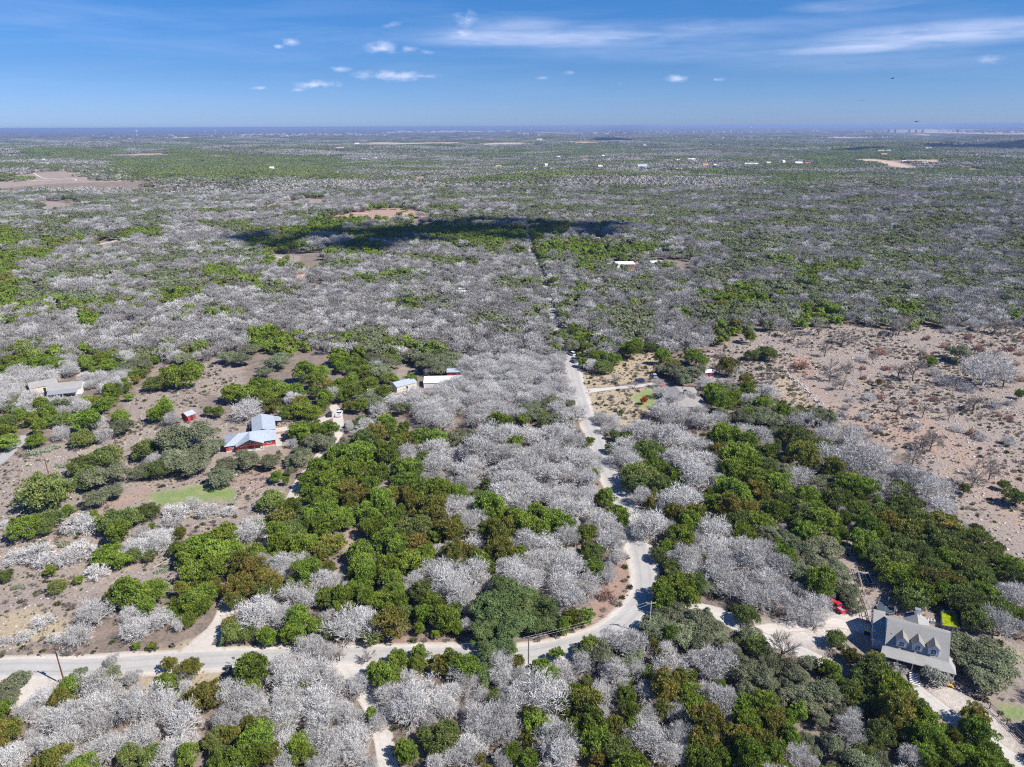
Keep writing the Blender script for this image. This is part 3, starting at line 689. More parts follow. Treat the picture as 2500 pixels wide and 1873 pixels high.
# ------------------------------------------------------------------ where the trees stand
# near woods: one entry per crown seen (tile x, tile y, crown width, kind), tile px = photo px * 3.16 from the tile's corner
TILES = {
 (0,1450): """300,190,170,W 730,140,230,B 590,310,210,B 400,320,130,W 160,290,140,W 20,330,120,W 1000,160,170,B 1210,180,200,B 1030,270,230,B 1300,130,150,J 1130,80,160,J
 950,20,240,J 1380,80,200,J 1500,40,220,J 1440,190,130,J 1380,230,110,B 1550,100,130,J 1040,380,80,G 1150,380,70,G 1750,220,150,R 1960,150,330,B 1780,300,180,D 2030,320,170,J 1900,300,150,D 2150,180,180,B 1800,40,150,R
 480,720,200,J 420,830,160,R 330,770,200,B 90,680,220,L 60,780,150,L 60,1050,220,R 30,880,120,J 120,1240,280,B 600,600,110,L 800,600,220,L 850,500,110,B 680,680,240,B 780,760,260,B 1000,640,160,B 690,880,280,B
 450,1000,330,B 480,1130,300,B 740,1010,250,B 1000,860,300,B 1200,830,330,B 860,1200,260,B 700,1230,260,B 1080,1080,250,B 1290,540,120,R 1420,570,200,R 1280,670,190,J 1410,650,130,B 1350,760,80,G 1560,800,260,R 1760,760,220,B
 1900,830,260,B 1720,960,200,B 1820,1000,150,B 1950,600,290,J 1920,700,160,J 1935,480,80,J 2150,640,220,B 2160,820,180,B 2130,1000,220,B 2160,1150,180,B 1380,1000,280,B 1380,1170,260,B 1250,1250,220,B 420,1290,260,R
 980,1250,170,D 1150,1230,200,D 1440,1280,160,J 1640,1100,200,D 1760,1110,150,R 1850,1230,300,J 1700,1300,220,J 1980,1080,250,J 1900,1030,120,R 2080,1220,180,R 560,1290,200,B 250,1170,200,B 300,930,180,B 180,930,150,B""",
 (600,1450): """300,200,180,B 400,190,230,J 350,310,180,J 450,50,180,B 650,30,200,D 880,20,200,J 1000,40,180,J 820,220,390,B 640,290,130,D 960,320,150,J 1110,230,270,R 1200,160,150,D 1120,60,220,J 1420,30,180,J 1500,190,250,J 1600,150,120,J 1460,310,90,G
 1650,80,230,B 1700,250,120,B 1900,120,330,E 2080,150,330,E 1850,290,260,E 2020,310,250,E 1790,380,130,E 450,400,200,B 300,490,150,B 470,570,300,B 600,460,200,B 700,450,130,T 920,460,130,T
 280,640,260,B 420,690,260,B 300,790,220,B 560,640,260,B 520,860,280,B 680,740,230,B 350,870,250,B 450,760,110,R 860,740,150,B 80,860,220,B 280,1010,240,B 600,970,280,B 730,930,160,B 520,1090,250,B 830,1110,240,B 700,1130,260,B 640,1270,200,B 830,1260,200,B
 950,950,130,J 80,1100,280,J 60,1270,200,J 380,1140,220,J 420,1250,180,J 200,1220,110,R 300,1310,200,B 1000,580,180,J 1130,520,200,J 1060,640,220,J 1330,470,170,J 1310,570,150,J 1480,540,220,R 1600,530,180,J 1700,600,220,J 1850,490,200,E 1840,610,180,E 1820,720,110,E 1960,440,180,E
 1080,770,230,B 1230,660,180,B 1300,790,330,B 1250,920,300,B 1500,820,260,B 1540,900,180,B 1130,910,160,B 1640,650,200,B 1780,790,180,B 1700,700,160,B 1950,610,230,B 2080,560,100,R 2130,800,250,B 1900,850,130,J 2010,870,120,J
 1800,990,240,B 1960,960,220,B 2000,1090,220,B 1750,1060,200,B 1720,1180,230,B 1680,1280,200,B 1490,1120,250,D 1560,1070,150,D 1420,1200,150,D 1210,1200,160,J 1240,1270,150,J 1550,1260,180,B 1780,1290,90,R 2170,1000,150,R 2150,1110,130,R 1400,1000,130,B 1000,1010,130,B""",
 (1200,1450): """380,120,220,E 350,240,240,E 180,250,250,E 150,60,250,E 600,200,180,R 700,190,170,G 560,290,120,J 620,50,260,B 1330,60,220,J 1500,60,200,J 1270,110,120,J 1210,270,240,L 1430,180,240,L 1600,250,280,L 1450,330,240,L 1700,300,220,L 1380,370,140,J 1600,400,200,L 1300,280,180,L
 1050,400,300,B 880,370,140,B 750,420,180,J 850,490,260,L 700,480,180,L 480,490,130,G 350,560,160,J 420,640,170,J 520,570,180,B 700,570,180,B 560,640,200,B 60,560,200,B 60,660,170,B 180,540,110,R 120,430,160,E 1080,520,200,L 1000,570,180,L 1100,620,150,B
 350,780,400,B 270,880,240,B 90,980,260,B 60,880,160,B 620,750,160,J 680,870,300,R 480,910,200,D 800,940,150,B 930,680,240,B 840,790,200,B 720,700,120,D 870,620,160,B 1040,700,70,G 1150,790,200,B 1220,640,160,D 1370,600,300,B 1300,520,130,R 1340,460,150,B 1240,420,90,R
 1340,760,230,R 1410,720,150,R 1020,840,150,J 1050,930,180,J 1060,1030,170,J 1700,550,280,B 1560,530,180,B 1720,640,200,B 1800,480,160,B 1520,660,110,G 1740,720,90,J 1700,870,280,B 1640,780,180,B 1520,800,180,J 1580,930,200,J 1450,900,140,J
 1400,960,180,B 1440,1020,100,G 1190,960,180,B 1180,1080,200,B 1230,1180,280,B 1080,1130,180,B 1430,1130,170,B 1440,1250,200,B 1310,1270,200,B 1290,930,140,R 320,1020,220,J 270,1120,130,R 480,1180,330,B 480,1290,280,B 250,1290,180,J
 600,1060,200,J 730,1050,260,J 780,1160,280,J 940,1050,140,R 930,1220,250,D 830,1290,220,R 1100,1290,180,R 1640,1050,290,R 1620,1180,240,R 1540,1130,130,J 1600,1300,230,J 1750,1290,180,J 1880,520,200,L 1990,330,190,L 2040,440,210,D 1950,630,260,L 2090,700,250,L 1960,750,200,L 2150,610,170,L
 1920,910,250,J 2080,880,220,J 1950,1050,230,J 2000,800,150,L 2150,1030,180,R 1880,1160,230,R 2070,1160,230,R 1960,1290,250,J 2150,1260,220,J 1130,1010,150,B 980,770,110,B""",
 (1800,1450): """60,180,200,D 130,60,260,B 290,60,220,B 460,160,230,B 600,130,230,B 590,250,140,B 330,430,250,T 840,60,150,L 880,130,140,L 690,110,70,L 680,10,150,L 750,380,170,D 880,500,160,R 680,600,180,J 740,700,120,J 400,620,260,L 480,710,200,L 250,560,200,L
 650,820,260,L 560,870,220,L 430,830,240,L 250,860,180,L 1030,620,300,D 1050,540,150,R 1130,680,220,D 950,680,200,D 850,780,200,D 1000,770,200,D 1180,800,260,J 1100,880,220,D 920,900,170,D 1250,980,280,R 1150,1010,200,R 1350,950,220,J 1440,1000,220,J 1510,1090,220,J 1550,1190,230,J 1430,1200,240,J 1100,1110,220,D 1300,1110,240,D 1600,1280,200,J 1400,1300,220,J 1640,1170,130,R
 1210,590,140,W 1520,680,200,Y 1800,980,190,R 1780,1070,200,D 1850,1140,260,J 1890,1240,250,J 1750,1260,200,J 1820,500,380,L 2020,560,400,L 1910,630,360,L 1335,35,290,D 1545,0,190,J 1770,90,300,D 1900,60,200,J 2000,170,260,D 1830,220,240,D 2120,100,260,B 2020,290,260,B 2160,230,120,J
 250,1000,220,R 150,1150,200,R 330,1070,150,G 60,1050,200,J 80,1270,250,J 250,1220,200,R 450,960,180,G 800,1070,220,B 720,1230,200,L 950,1250,200,D 1020,1170,180,D 870,1180,180,B 400,1290,200,B 1320,1290,200,B 1050,1300,130,L""",
 (0,1050): """50,50,180,J 260,40,150,J 640,30,200,D 780,20,160,B 480,10,130,B 320,450,400,D 820,170,260,D 640,240,210,D 700,340,240,D 810,330,320,L 720,510,200,L 890,450,180,L 590,280,140,D 1130,120,230,D 1190,220,150,B 1220,290,180,D 1060,290,190,L
 1450,70,420,L 1340,190,280,L 1600,120,250,L 1440,250,280,L 1300,70,200,L 1760,260,190,L 1720,350,220,L 1890,210,230,L 2100,220,200,L 2130,350,115,J 2080,520,220,D 1460,530,150,V 1310,870,150,V 1590,610,170,W 1750,610,130,W 1330,610,230,W
 170,720,240,J 380,650,200,D 330,730,160,D 520,590,110,J 40,700,120,W 900,680,260,D 1000,650,200,D 790,680,150,D 1130,620,180,D 880,790,200,J 710,640,80,J 1165,720,60,G 600,690,240,W 700,720,180,W 1090,770,120,B 1300,700,180,W
 240,920,280,W 340,980,180,W 120,940,180,W 600,900,260,W 520,960,200,W 1050,880,250,B 1180,880,220,B 1250,830,180,B 800,900,230,J 910,980,180,J 1150,960,100,D 1020,970,120,D 385,1065,110,G 595,1130,85,G 430,1180,150,D 740,1070,190,W 30,1100,120,D 50,1000,120,W
 1380,780,120,R 1600,830,240,J 1700,790,240,J 1500,900,240,J 1620,960,260,J 1420,980,200,J 1780,900,220,J 1480,1090,220,J 1640,1080,220,J 1380,880,160,J 1920,790,220,B 1990,760,120,J 1520,1160,150,R 1550,1250,240,J 1640,1230,120,R 1400,1230,120,R
 1960,930,160,J 2150,800,180,J 2150,900,150,J 2170,1060,170,B 1840,1060,220,R 1830,1200,230,R 2040,1120,180,R 2060,1210,220,D 2120,660,180,R 1960,1000,100,B 920,1240,240,D 1050,1260,260,J 1200,1240,200,J""",
 (600,1050): """430,220,200,L 560,90,230,L 430,10,150,J 330,255,80,L 870,130,260,J 720,200,220,J 850,240,240,J 1060,200,200,J 1020,300,200,J 540,310,200,J 640,390,220,J 480,380,170,J 500,490,200,J 620,500,220,J 760,430,200,R 860,370,180,J 820,490,170,R 950,420,150,J 700,290,220,J
 940,40,200,D 1150,120,150,J 1200,80,200,R 1340,60,180,J 1480,50,200,J 1650,60,240,L 1900,50,260,B 1240,170,150,B 1250,280,220,J 1380,200,130,D 1460,140,240,B 1480,250,270,B 1780,200,300,B 1630,190,180,B 1740,330,250,B 2000,200,200,B 2060,120,120,J 1980,320,250,B 2120,300,220,B 2060,430,280,B 1700,410,200,B 2160,480,200,B 2080,560,260,B 1950,550,180,B
 1230,400,200,J 1340,440,200,J 1480,450,190,J 1230,500,170,R 1120,500,180,R 1030,520,160,J 1400,570,270,R 1450,650,180,R 1650,480,130,J 1790,500,130,D 1870,480,100,D 330,620,200,J 270,680,180,R 480,640,230,J 640,600,230,J 600,720,220,J 740,680,190,J 340,760,240,D 800,560,120,R
 930,640,230,J 1080,600,200,J 1160,680,180,J 1000,740,220,J 1100,770,200,J 1200,760,200,D 1330,740,190,D 1620,610,240,B 1780,700,180,B 1870,620,230,J 1900,710,160,J 1600,760,230,R 1460,840,120,G 1560,790,190,R 650,870,240,R 520,860,170,J 230,880,190,J 300,820,190,D 560,950,200,R 400,930,210,J
 900,920,220,J 1060,850,210,J 880,1010,200,J 1080,1010,220,J 1180,930,190,J 1290,1000,250,J 1300,880,190,R 1400,960,170,J 1620,910,230,R 1560,990,170,R 1760,900,190,B 1880,860,220,R 1930,950,210,R 2090,970,150,J 2120,720,250,J 2050,760,190,R 2150,900,220,B
 80,940,180,J 100,1000,110,B 390,1000,190,B 270,1050,190,B 270,1130,150,B 60,1100,200,R 170,1170,210,R 460,1110,230,J 620,1070,130,R 600,1180,190,B 670,1160,130,B 350,1270,200,B 460,1230,140,R 620,1290,180,J 930,1120,210,J 880,1190,170,J 1100,1170,190,J 1150,1080,150,J 1780,1040,170,J 1850,1080,110,J
 1480,1080,250,B 1560,1170,290,B 1750,1120,240,B 1650,1260,270,B 1480,1250,200,B 1300,1170,180,B 1850,1200,140,B 2080,1100,250,B 1990,1050,180,B 2120,1210,220,B 1350,1250,210,D 760,1290,190,J 900,1290,210,J 1050,1280,160,J 1950,1240,220,E 2100,1300,220,E""",
 (1200,1050): """130,30,240,B 300,60,220,B 500,50,250,B 640,120,170,B 180,120,150,J 740,100,110,J 100,220,250,B 280,240,250,B 420,180,240,B 600,230,240,B 750,250,210,B 180,380,270,B 380,340,250,B 560,360,250,B 730,400,190,B 800,330,120,B 120,500,240,B 300,500,250,B 450,520,240,B 600,490,220,B 720,530,180,B 560,620,230,B 690,640,210,B 230,600,190,B 730,380,80,G
 40,640,180,J 200,740,210,J 330,700,200,J 480,720,250,J 330,780,190,J 60,820,200,R 60,960,180,R 880,540,170,J 950,640,180,J 1000,740,110,J 860,700,240,B 910,780,160,B 250,880,230,B 420,880,230,B 590,840,210,B 200,980,120,J 540,930,80,G 720,820,170,J 790,960,160,D 780,1070,180,J 880,870,190,B 950,880,180,B 960,1000,140,B
 350,1020,250,B 540,1000,240,B 600,1110,270,B 150,1100,250,B 330,1180,270,B 520,1220,250,B 720,1230,230,B 880,1130,170,B 860,1250,130,S 100,1250,230,E 250,1300,230,E 920,150,110,D 1020,140,200,B 1200,150,190,D 1120,210,80,G 1180,30,230,B 1350,60,250,B 1480,100,210,B 970,230,160,B 1060,270,170,B
 1150,340,270,D 1100,410,220,D 1290,280,140,J 1300,420,170,D 1440,390,150,J 1400,240,210,B 1540,250,270,B 1600,400,270,B 1600,140,190,B 1680,260,140,B 1730,180,170,R 1820,80,240,J 1900,200,270,J 1980,120,210,J 2130,180,190,J 2140,290,190,D 2060,60,190,B 1940,30,190,B
 1880,320,190,J 2000,370,230,J 1800,450,210,J 2050,470,210,R 1900,510,230,J 1130,530,170,B 1230,560,110,R 1460,540,320,B 1700,600,210,J 1800,650,210,R 1650,560,140,J 1220,740,300,B 1140,800,180,B 1420,650,190,R 1500,740,210,J 1450,830,210,J 1560,660,190,R
 1980,600,230,R 2050,700,250,J 1900,720,220,D 2120,480,150,D 2160,620,120,D 1700,790,260,B 1700,910,250,B 1930,840,190,J 1920,930,190,B 1510,1010,230,B 1610,1020,110,D 1500,1100,170,B 1780,1020,250,B 1740,930,70,D 2110,850,180,L 1290,980,140,D 1380,1060,150,D 1340,920,130,J 1400,1140,150,D
 1330,1260,200,J 1450,1230,240,J 1550,1200,190,D 1640,1230,170,L 1800,1110,290,B 1960,1070,310,B 2100,980,230,B 2120,1160,250,B 1900,1230,290,B 1700,1160,190,B 2090,1290,250,B""",
 (1800,1050): """270,50,180,L 450,60,250,D 560,130,230,D 720,80,210,B 900,80,230,B 650,150,190,D 500,230,250,R 380,330,190,L 440,180,140,J 780,240,320,B 960,260,340,B 1080,330,220,B 880,340,260,B 340,450,250,J 500,400,210,B 640,420,250,L 720,370,190,R 860,440,250,J 980,500,190,J 500,520,210,J 380,570,190,D 600,620,250,J 320,660,220,J 780,560,230,D 660,720,220,J 480,650,210,D
 1100,480,220,B 1230,480,190,D 1380,430,290,B 1500,520,270,B 1520,640,230,B 1080,410,150,B 920,640,190,J 1010,680,120,R 1140,640,210,D 1290,600,250,D 1340,690,190,D 1130,730,150,R 1000,780,210,J 950,870,210,J 1100,840,210,J 970,960,160,J 1280,800,250,R 1250,910,250,D 1440,790,270,D 1600,750,270,R 1560,880,290,D 1420,910,250,D 1680,830,190,D
 1850,870,190,D 1880,1010,270,D 1080,980,210,D 1250,1030,250,D 1400,1000,210,D 1600,1020,210,J 1500,1090,210,D 1180,1120,250,J 1330,1160,250,J 1130,1060,190,D 1780,1060,260,D 1850,1140,250,D 2080,1100,230,J 2130,1190,230,D 1620,1190,250,R 1480,1190,230,R 1400,1270,260,J 1700,1290,260,D 1560,1290,210,D 1850,1290,180,J 2120,1310,200,B
 220,830,190,L 360,870,170,L 540,820,220,J 640,920,280,L 480,960,210,L 340,980,190,J 560,1030,230,L 740,1070,210,L 640,1120,250,L 480,1130,210,L 770,1190,220,L 600,1220,250,J 500,1230,190,L 400,1080,150,J 820,1280,190,L 260,1110,240,B 300,1230,230,B
 1500,110,170,T 1350,240,180,T 1830,360,230,T 1960,320,200,T 1740,500,80,D 2050,470,90,D 2150,560,180,D""",
}
FIELD = """90,210,150,T 380,190,180,T 590,280,160,T 690,320,60,T 1100,200,220,T 860,480,110,T 480,590,220,T 620,590,150,T 520,710,120,T 1090,600,140,T 1230,590,220,T 1860,640,400,B 1650,450,230,L 2050,650,200,T 1080,900,130,T 1310,960,130,T
 1770,880,180,T 1540,990,120,T 1820,1010,100,T 1390,1200,170,T 1290,1230,130,T 2070,200,180,T 1960,200,140,T 1780,190,180,B 430,400,130,T 590,710,120,T 1290,430,80,T 150,280,100,T 215,520,130,S 1340,300,70,S 1720,290,80,S 1500,370,80,S
 920,400,120,S 1360,460,90,S 2090,390,110,S 1960,430,80,S 2180,440,80,S 1810,390,90,S 765,565,60,S 980,560,90,S 830,690,60,S 1020,740,50,S 770,650,70,S 920,820,80,S 1410,840,90,S 1230,880,70,S 2080,1020,80,S 2200,670,90,S 1990,1000,60,S
 1750,1150,110,S 2150,540,60,S 2190,300,60,S 940,680,60,S 570,990,140,W 760,1010,130,W 880,1120,120,W 820,840,120,W 1220,1110,140,W 180,950,150,D 1370,530,110,J 1550,240,120,W 2170,840,80,D 900,720,60,D 740,490,100,W 1500,700,160,W 1400,620,120,W 1700,760,150,W
 40,900,70,D 1620,520,100,D 1250,760,90,W 640,860,90,W 1950,920,120,W 2080,900,100,W 1600,1120,120,W 1820,1200,120,W 2080,1250,140,W 1000,420,80,W 480,320,90,W 230,340,80,W 1160,330,60,W 1650,240,80,W 2120,250,80,W 600,930,80,W"""
def parse(s): return [(float(a), float(b), float(c), d) for a, b, c, d in (e.split(',') for e in s.split())]
TREES = []      # x, y, R, kind
def add_seen(sx, sy, w, kind):
    p0 = unp(sx, sy, 0); dep = p0[1]*math.cos(PITCH)+H*math.sin(PITCH)
    R = w/2*dep/FPX*1.04; zc = min(HT[kind]*.55*R, 5.5)
    p = unp(sx, sy, zc); TREES.append((p[0], p[1], R, kind))
for (ox, oy), s in TILES.items():
    for x, y, w, k in parse(s): add_seen(ox+x/3.16, oy+y/3.16, w/3.16, k)
for x, y, w, k in parse(FIELD): add_seen(1900+x/3.687, 750+y/3.687, w/3.687, k)
# the open yards and drives further up: crowns at photo px (x, y, width, kind)
UP = """313,963,26,G 412,905,60,J 445,915,70,J 470,900,50,J 380,925,60,D 395,1000,55,J 375,1010,40,J 420,1020,42,B 405,985,40,J 290,1005,50,J 250,980,50,J 270,950,40,J 300,1035,60,L 200,1020,70,J 155,1015,50,D 70,1010,52,J 90,1040,40,J 10,1045,50,J 240,1030,40,B
 535,1000,34,J 510,1003,24,D 560,865,52,L 590,870,55,L 610,845,50,L 670,880,62,L 690,870,50,L 650,905,40,L 565,950,62,J 600,960,55,J 625,945,60,J 650,965,60,J 690,940,55,J 665,935,50,J 720,960,45,J 603,1000,76,B 665,985,50,R 700,1000,50,J 735,990,60,J 760,1000,50,J
 790,968,44,J 840,966,36,J 800,935,45,R 765,930,50,J 740,910,60,J 780,900,50,J 830,935,45,J 860,925,45,J 880,990,40,J 870,955,50,J 900,935,45,J 730,1040,60,J 770,1043,55,J 803,1048,40,J 790,1075,55,L 880,1025,30,D 885,1040,45,B 915,1060,50,R 940,1020,40,J 950,1050,50,J 960,975,50,B 980,985,45,B
 1395,845,50,L 1380,815,50,L 1400,830,40,L 1440,850,45,J 1460,870,50,J 1475,895,55,D 1500,880,45,J 1540,860,50,J 1530,850,45,J 1555,845,40,J 1590,850,35,D 1560,895,14,W 1500,925,26,T 1550,940,18,T
 1620,880,40,J 1620,905,45,L 1650,910,55,L 1680,920,60,L 1700,910,50,L 1690,875,45,J 1710,885,40,J 1640,895,40,R 1665,930,50,L 1720,945,42,B 1605,940,30,B 1610,965,34,B 1625,985,50,B 1645,990,40,B
 1780,905,50,R 1795,910,45,B 1750,905,24,T 1765,870,20,T 1835,870,40,D 1870,865,45,D 1880,875,36,D 1835,830,34,J 1745,965,55,J 1760,985,60,J 1790,975,50,J 1775,995,45,J 1825,950,50,J 1820,935,35,R 1830,970,34,J 1740,960,45,J
 1475,1030,36,B 1500,1025,36,B 1480,1050,34,B 1500,1045,30,B 1517,1012,14,D 1460,1020,30,B 1569,982,20,O 1530,1075,40,D"""
for x, y, w, k in parse(UP): add_seen(x, y, w, k)
# farther woods: what kind of crown covers each 50 px column. one row per 50 px (y 750-1050) or 25 px (y 350-750)
def rowz(s): return s.replace(' ', '')
MAPA = {750: "bbbbjbbbbb bbbbbbbbbb bbbmbbbbbg glbbmmmmmj jmlmglmbbb", 800: "bbbbbbbbbb bbjjjbbmmb bbbbmbbjjb llbbbjjmmj jm..........",
 850: "jjjmjjmjjj ......jjmj mmbbbbbbjb bb....mjb. ..........", 900: "bbb.bbjj.. .......jjj .bbbbbbbb. ..........  ..........",
 950: "bbbbjj.... ....jjjjmm bbbbbbbbb. ...b.bbb.. ..........", 1000: "jbb....... .......... bbbbbbbbb. ..bbbmmbbb bb........"}
MAPB = {350: "ljjjjjlljj mmmmmmmmml llllllllll llllllllll llllllllll", 375: "mmmmmjjjjj jjjjjjjlll lmmmmmmmmm lllmmllllj jjjjjlllll",
 400: "m...mmjjjj jjjjjjlmmm mmmmmmmmmm mmmmmmmmmm lllllll.ml", 425: "........mm mmmmmmmmmm .mmmmmmmmm mmmmlmmmjj jmmmmmmmmm",
 450: "lllllllmmb bbbbbbllll lmmmmmlmmm mmmmmmmmmm mmmmmmmmml", 475: "ll..llllmm bbbbb.bbbl lmmmmmmmmm mmmmmmmmmm mbbbbmmmmm",
 500: "mmlllllmbb mbmmbbbbjj lbbbmmmmmm mmmmmmmmmm mmmbbmmmmm", 525: "mmmmllllbb bbbbbjjjjj .lllllmmmm mmmmmmmmmm mmmmmmmmmm",
 550: "jllllljjbb bbbjjjjjjj jjjjjjjjll mmmmmmmmmm mmmmmmmmmm", 575: "jjjjj.lbbb bbjjjbbjjj jjjjjjjjjl lmllmmmmmm mmmmmmmmmm",
 600: "jjjbbbblll lllj..jjjb bbbbjjjjjj jjlllmmmmm mmmmmmmmmm", 625: "jbblllllll lllj..bbbb bbbbbbbbjj jl..lllggm mmmmmmmmmm",
 650: "jlllllllll jjbbbbbbbb bbbbbbbbjl lbb.lllllg gjmlmmmmmm", 675: "jlllllllll jbbbb.bbbb bbbbbbbbbl lmlmllllgg lmmmllmmmm",
 700: "jllllllljj bbbbbbbbbb bbbbbbbbjb llljgjjlll lmmmmmmmmm", 725: "jjjjjjjbjb bbbbbbbbbb bbbbblbbll lmbbgjgjll lllmmmmmmm"}
MAPA = {k: (rowz(v)+'.'*50)[:50] for k, v in MAPA.items()}; MAPB = {k: (rowz(v)+'l'*50)[:50] for k, v in MAPB.items()}
def coh(x, y, L):
    return .5+.25*(math.sin(x/L+1.7*math.sin(y/L*.8+1))+math.sin(y/L*1.25+1.5*math.sin(x/L*.7+2)))*1.0
def kind_at(sx, sy, g, wx=None, wy=None):
    j = g.normal(size=2)
    cx = int(np.clip((sx+j[0]*9)//50, 0, 49)); yy = sy+j[1]*(5 if sy > 600 else 2.5)
    if yy >= 750: r = MAPA[int(min(1000, 750+50*((yy-750)//50)))]
    else: r = MAPB[int(np.clip(350+25*((yy-350)//25), 350, 725))]
    c = r[cx]; u = g.random()
    if wx is not None:
        L = 16 if wy < 620 else (26 if wy < 1330 else 60)
        u = min(.999, max(0, (coh(wx, wy, L)-.5)*1.25+.5))*.62+u*.38
    if c == '.': return None
    if c == 'b' and sy > 745: return 'B' if u < .76 else ('L' if u < .87 else 'J')
    if c == 'b': return 'B' if u < .58 else ('L' if u < .78 else ('D' if u < .86 else 'J'))
    if c == 'j': return 'J' if u < .60 else ('R' if u < .66 else ('D' if u < .84 else ('B' if u < .94 else 'L')))
    if c == 'l': return 'L' if u < .54 else ('E' if u < .57 else ('B' if u < .90 else 'D'))
    if c == 'g': return 'L' if u < .40 else ('J' if u < .8 else 'B')
    return 'B' if u < .38 else ('L' if u < .78 else ('D' if u < .94 else 'J'))
CLEAR = [p for c, s, e, p in ZP if c in 'ATGC' or (c == 'R' and s > .7)]
HOUSE_KEEP = [ground_at(x, y)[:2]+(r,) for x, y, r in [(135,950,13),(178,965,11),(1090,940,6),(1110,925,5),(985,960,9),(930,950,5),(1520,655,12),(1608,655,9),(1470,590,14),(812,722,6),(835,718,5),(1130,722,7),(1210,708,4),(735,682,7),(655,583,9),(300,512,8),(700,590,8),(235,600,5),(710,580,5),(790,590,4),(740,600,4),(375,588,8),(1425,580,6),(1650,955,14),(912,965,4),(460,1000,7),(1726,925,6)]]
g1c = np.random.default_rng(91)
def allowed(P, extra=0.0):
    ok = road_clear(P, 1.6+extra)
    for poly in CLEAR:
        lo = poly.min(0); hi = poly.max(0)
        mm = (P[:, 0] > lo[0]) & (P[:, 0] < hi[0]) & (P[:, 1] > lo[1]) & (P[:, 1] < hi[1])
        if mm.any():
            w = np.where(mm)[0]; sd_ = poly_sd(P[w], poly); far_ = P[w, 1] > 380
            ok[w] &= np.where(far_, (sd_ < g1c.uniform(-6, 30, len(w))*np.minimum(1, P[w, 1]/900)) | (g1c.random(len(w)) < .05), sd_ < 0)
    for hx, hy, hr in HOUSE_KEEP: ok &= (P[:, 0]-hx)**2+(P[:, 1]-hy)**2 > hr*hr
    return ok
g1 = np.random.default_rng(11)
def jgrid(y0, y1, step):
    ys = np.arange(y0, y1, step); out = []
    for i, y in enumerate(ys):
        hw = .86*y+40; xs = np.arange(-hw, hw, step)+(step/2 if i % 2 else 0)
        out.append(np.c_[xs, np.full(len(xs), y)])
    P = np.vstack(out); return P + g1.uniform(-.36, .36, P.shape)*step
HAND = np.array([(t[0], t[1], t[2]) for t in TREES])
# (1) small trees that fill the canopy between the crowns listed above
Yb = unp(1250, 1050)[1]
Pf = jgrid(60, Yb+4, 3.1); Pf = Pf[allowed(Pf, .3)]
sx, sy, dep = proj(np.c_[Pf, np.full(len(Pf), 2.0)])
inv = (sx > -60) & (sx < 2560)
for p, vx, s_x, s_y in zip(Pf, inv, sx, sy):
    d = np.hypot(HAND[:, 0]-p[0], HAND[:, 1]-p[1]); i = int(np.argmin(d-HAND[:, 2]))
    if not vx:
        if g1.random() < .25: TREES.append((p[0], p[1], g1.uniform(2.4, 4.2), 'BBLD'[g1.integers(4)]))
        continue
    if s_y > 1900:
        if g1.random() < .22: TREES.append((p[0], p[1], g1.uniform(2.4, 4.0), 'BBJL'[g1.integers(4)]))
        continue
    if (d < HAND[:, 2]*.72+.9).any() or d[i] > HAND[i, 2]+3.2: continue
    if s_x < 600 and s_y < 1590: continue
    if s_x > 1900 and s_y < 1110: continue
    k = TREES[i][3]; k = {'T': 'W', 'V': 'W', 'S': 'W', 'O': 'J', 'Y': 'W', 'G': 'J'}.get(k, k)
    if k == 'W': continue
    if k in 'JR' and g1.random() < .15: k = 'B'
    TREES.append((p[0], p[1], g1.uniform(1.3, 2.1), k))
# crowns that wall in the straight far road: dark ones on its right side, bare ones on its left
ML = RL['main']; s_ = 0.0
for i in range(1, len(ML)):
    s_ += float(np.linalg.norm(ML[i]-ML[i-1]))
    if ML[i, 1] < 345 or s_ < 4.6: continue
    s_ = 0.0; t_ = (ML[i]-ML[i-1])/np.linalg.norm(ML[i]-ML[i-1]); n_ = np.array([t_[1], -t_[0]])
    if n_[0] < 0: n_ = -n_
    q = ML[i]+n_*(5.6+g1.random()*1.5); TREES.append((q[0], q[1], g1.uniform(3.0, 4.2), 'DDJL'[g1.integers(4)]))
    q = ML[i]-n_*(5.2+g1.random()*2.0); TREES.append((q[0], q[1], g1.uniform(2.6, 3.8), 'BBLJ'[g1.integers(4)]))
# (2) the woods between y 750 and 1050 and on to 1.3 km
nh = len(HAND)
Pm = jgrid(Yb+2, 620, 5.5); Pm2 = jgrid(620, 1330, 7.0); Pm = np.vstack([Pm, Pm2]); Pm = Pm[allowed(Pm)]
zt = terr(Pm[:, 0], Pm[:, 1]); sx, sy, dep = proj(np.c_[Pm, zt+3])
near = HAND[HAND[:, 1] > Yb-12]
MIDTREES = []
for p, z, s_x, s_y in zip(Pm, zt, sx, sy):
    if p[1] < 420 and (np.hypot(near[:, 0]-p[0], near[:, 1]-p[1]) < near[:, 2]*.85+1.6).any(): continue
    k = kind_at(s_x, s_y, g1, p[0], p[1])
    if k is None or g1.random() < .05: continue
    R = {'B': g1.uniform(3.3, 5.4), 'J': g1.uniform(2.4, 4.2), 'R': g1.uniform(2.3, 3.8), 'D': g1.uniform(2.6, 4.6), 'L': g1.uniform(3.5, 6.2), 'E': g1.uniform(3.5, 5.8)}[k]
    if p[1] > 620: R *= 1.22
    if s_y > 750 and k == 'B' and s_y < 1060: R *= .92
    (TREES if p[1] < 330 else MIDTREES).append((p[0], p[1], R, k))

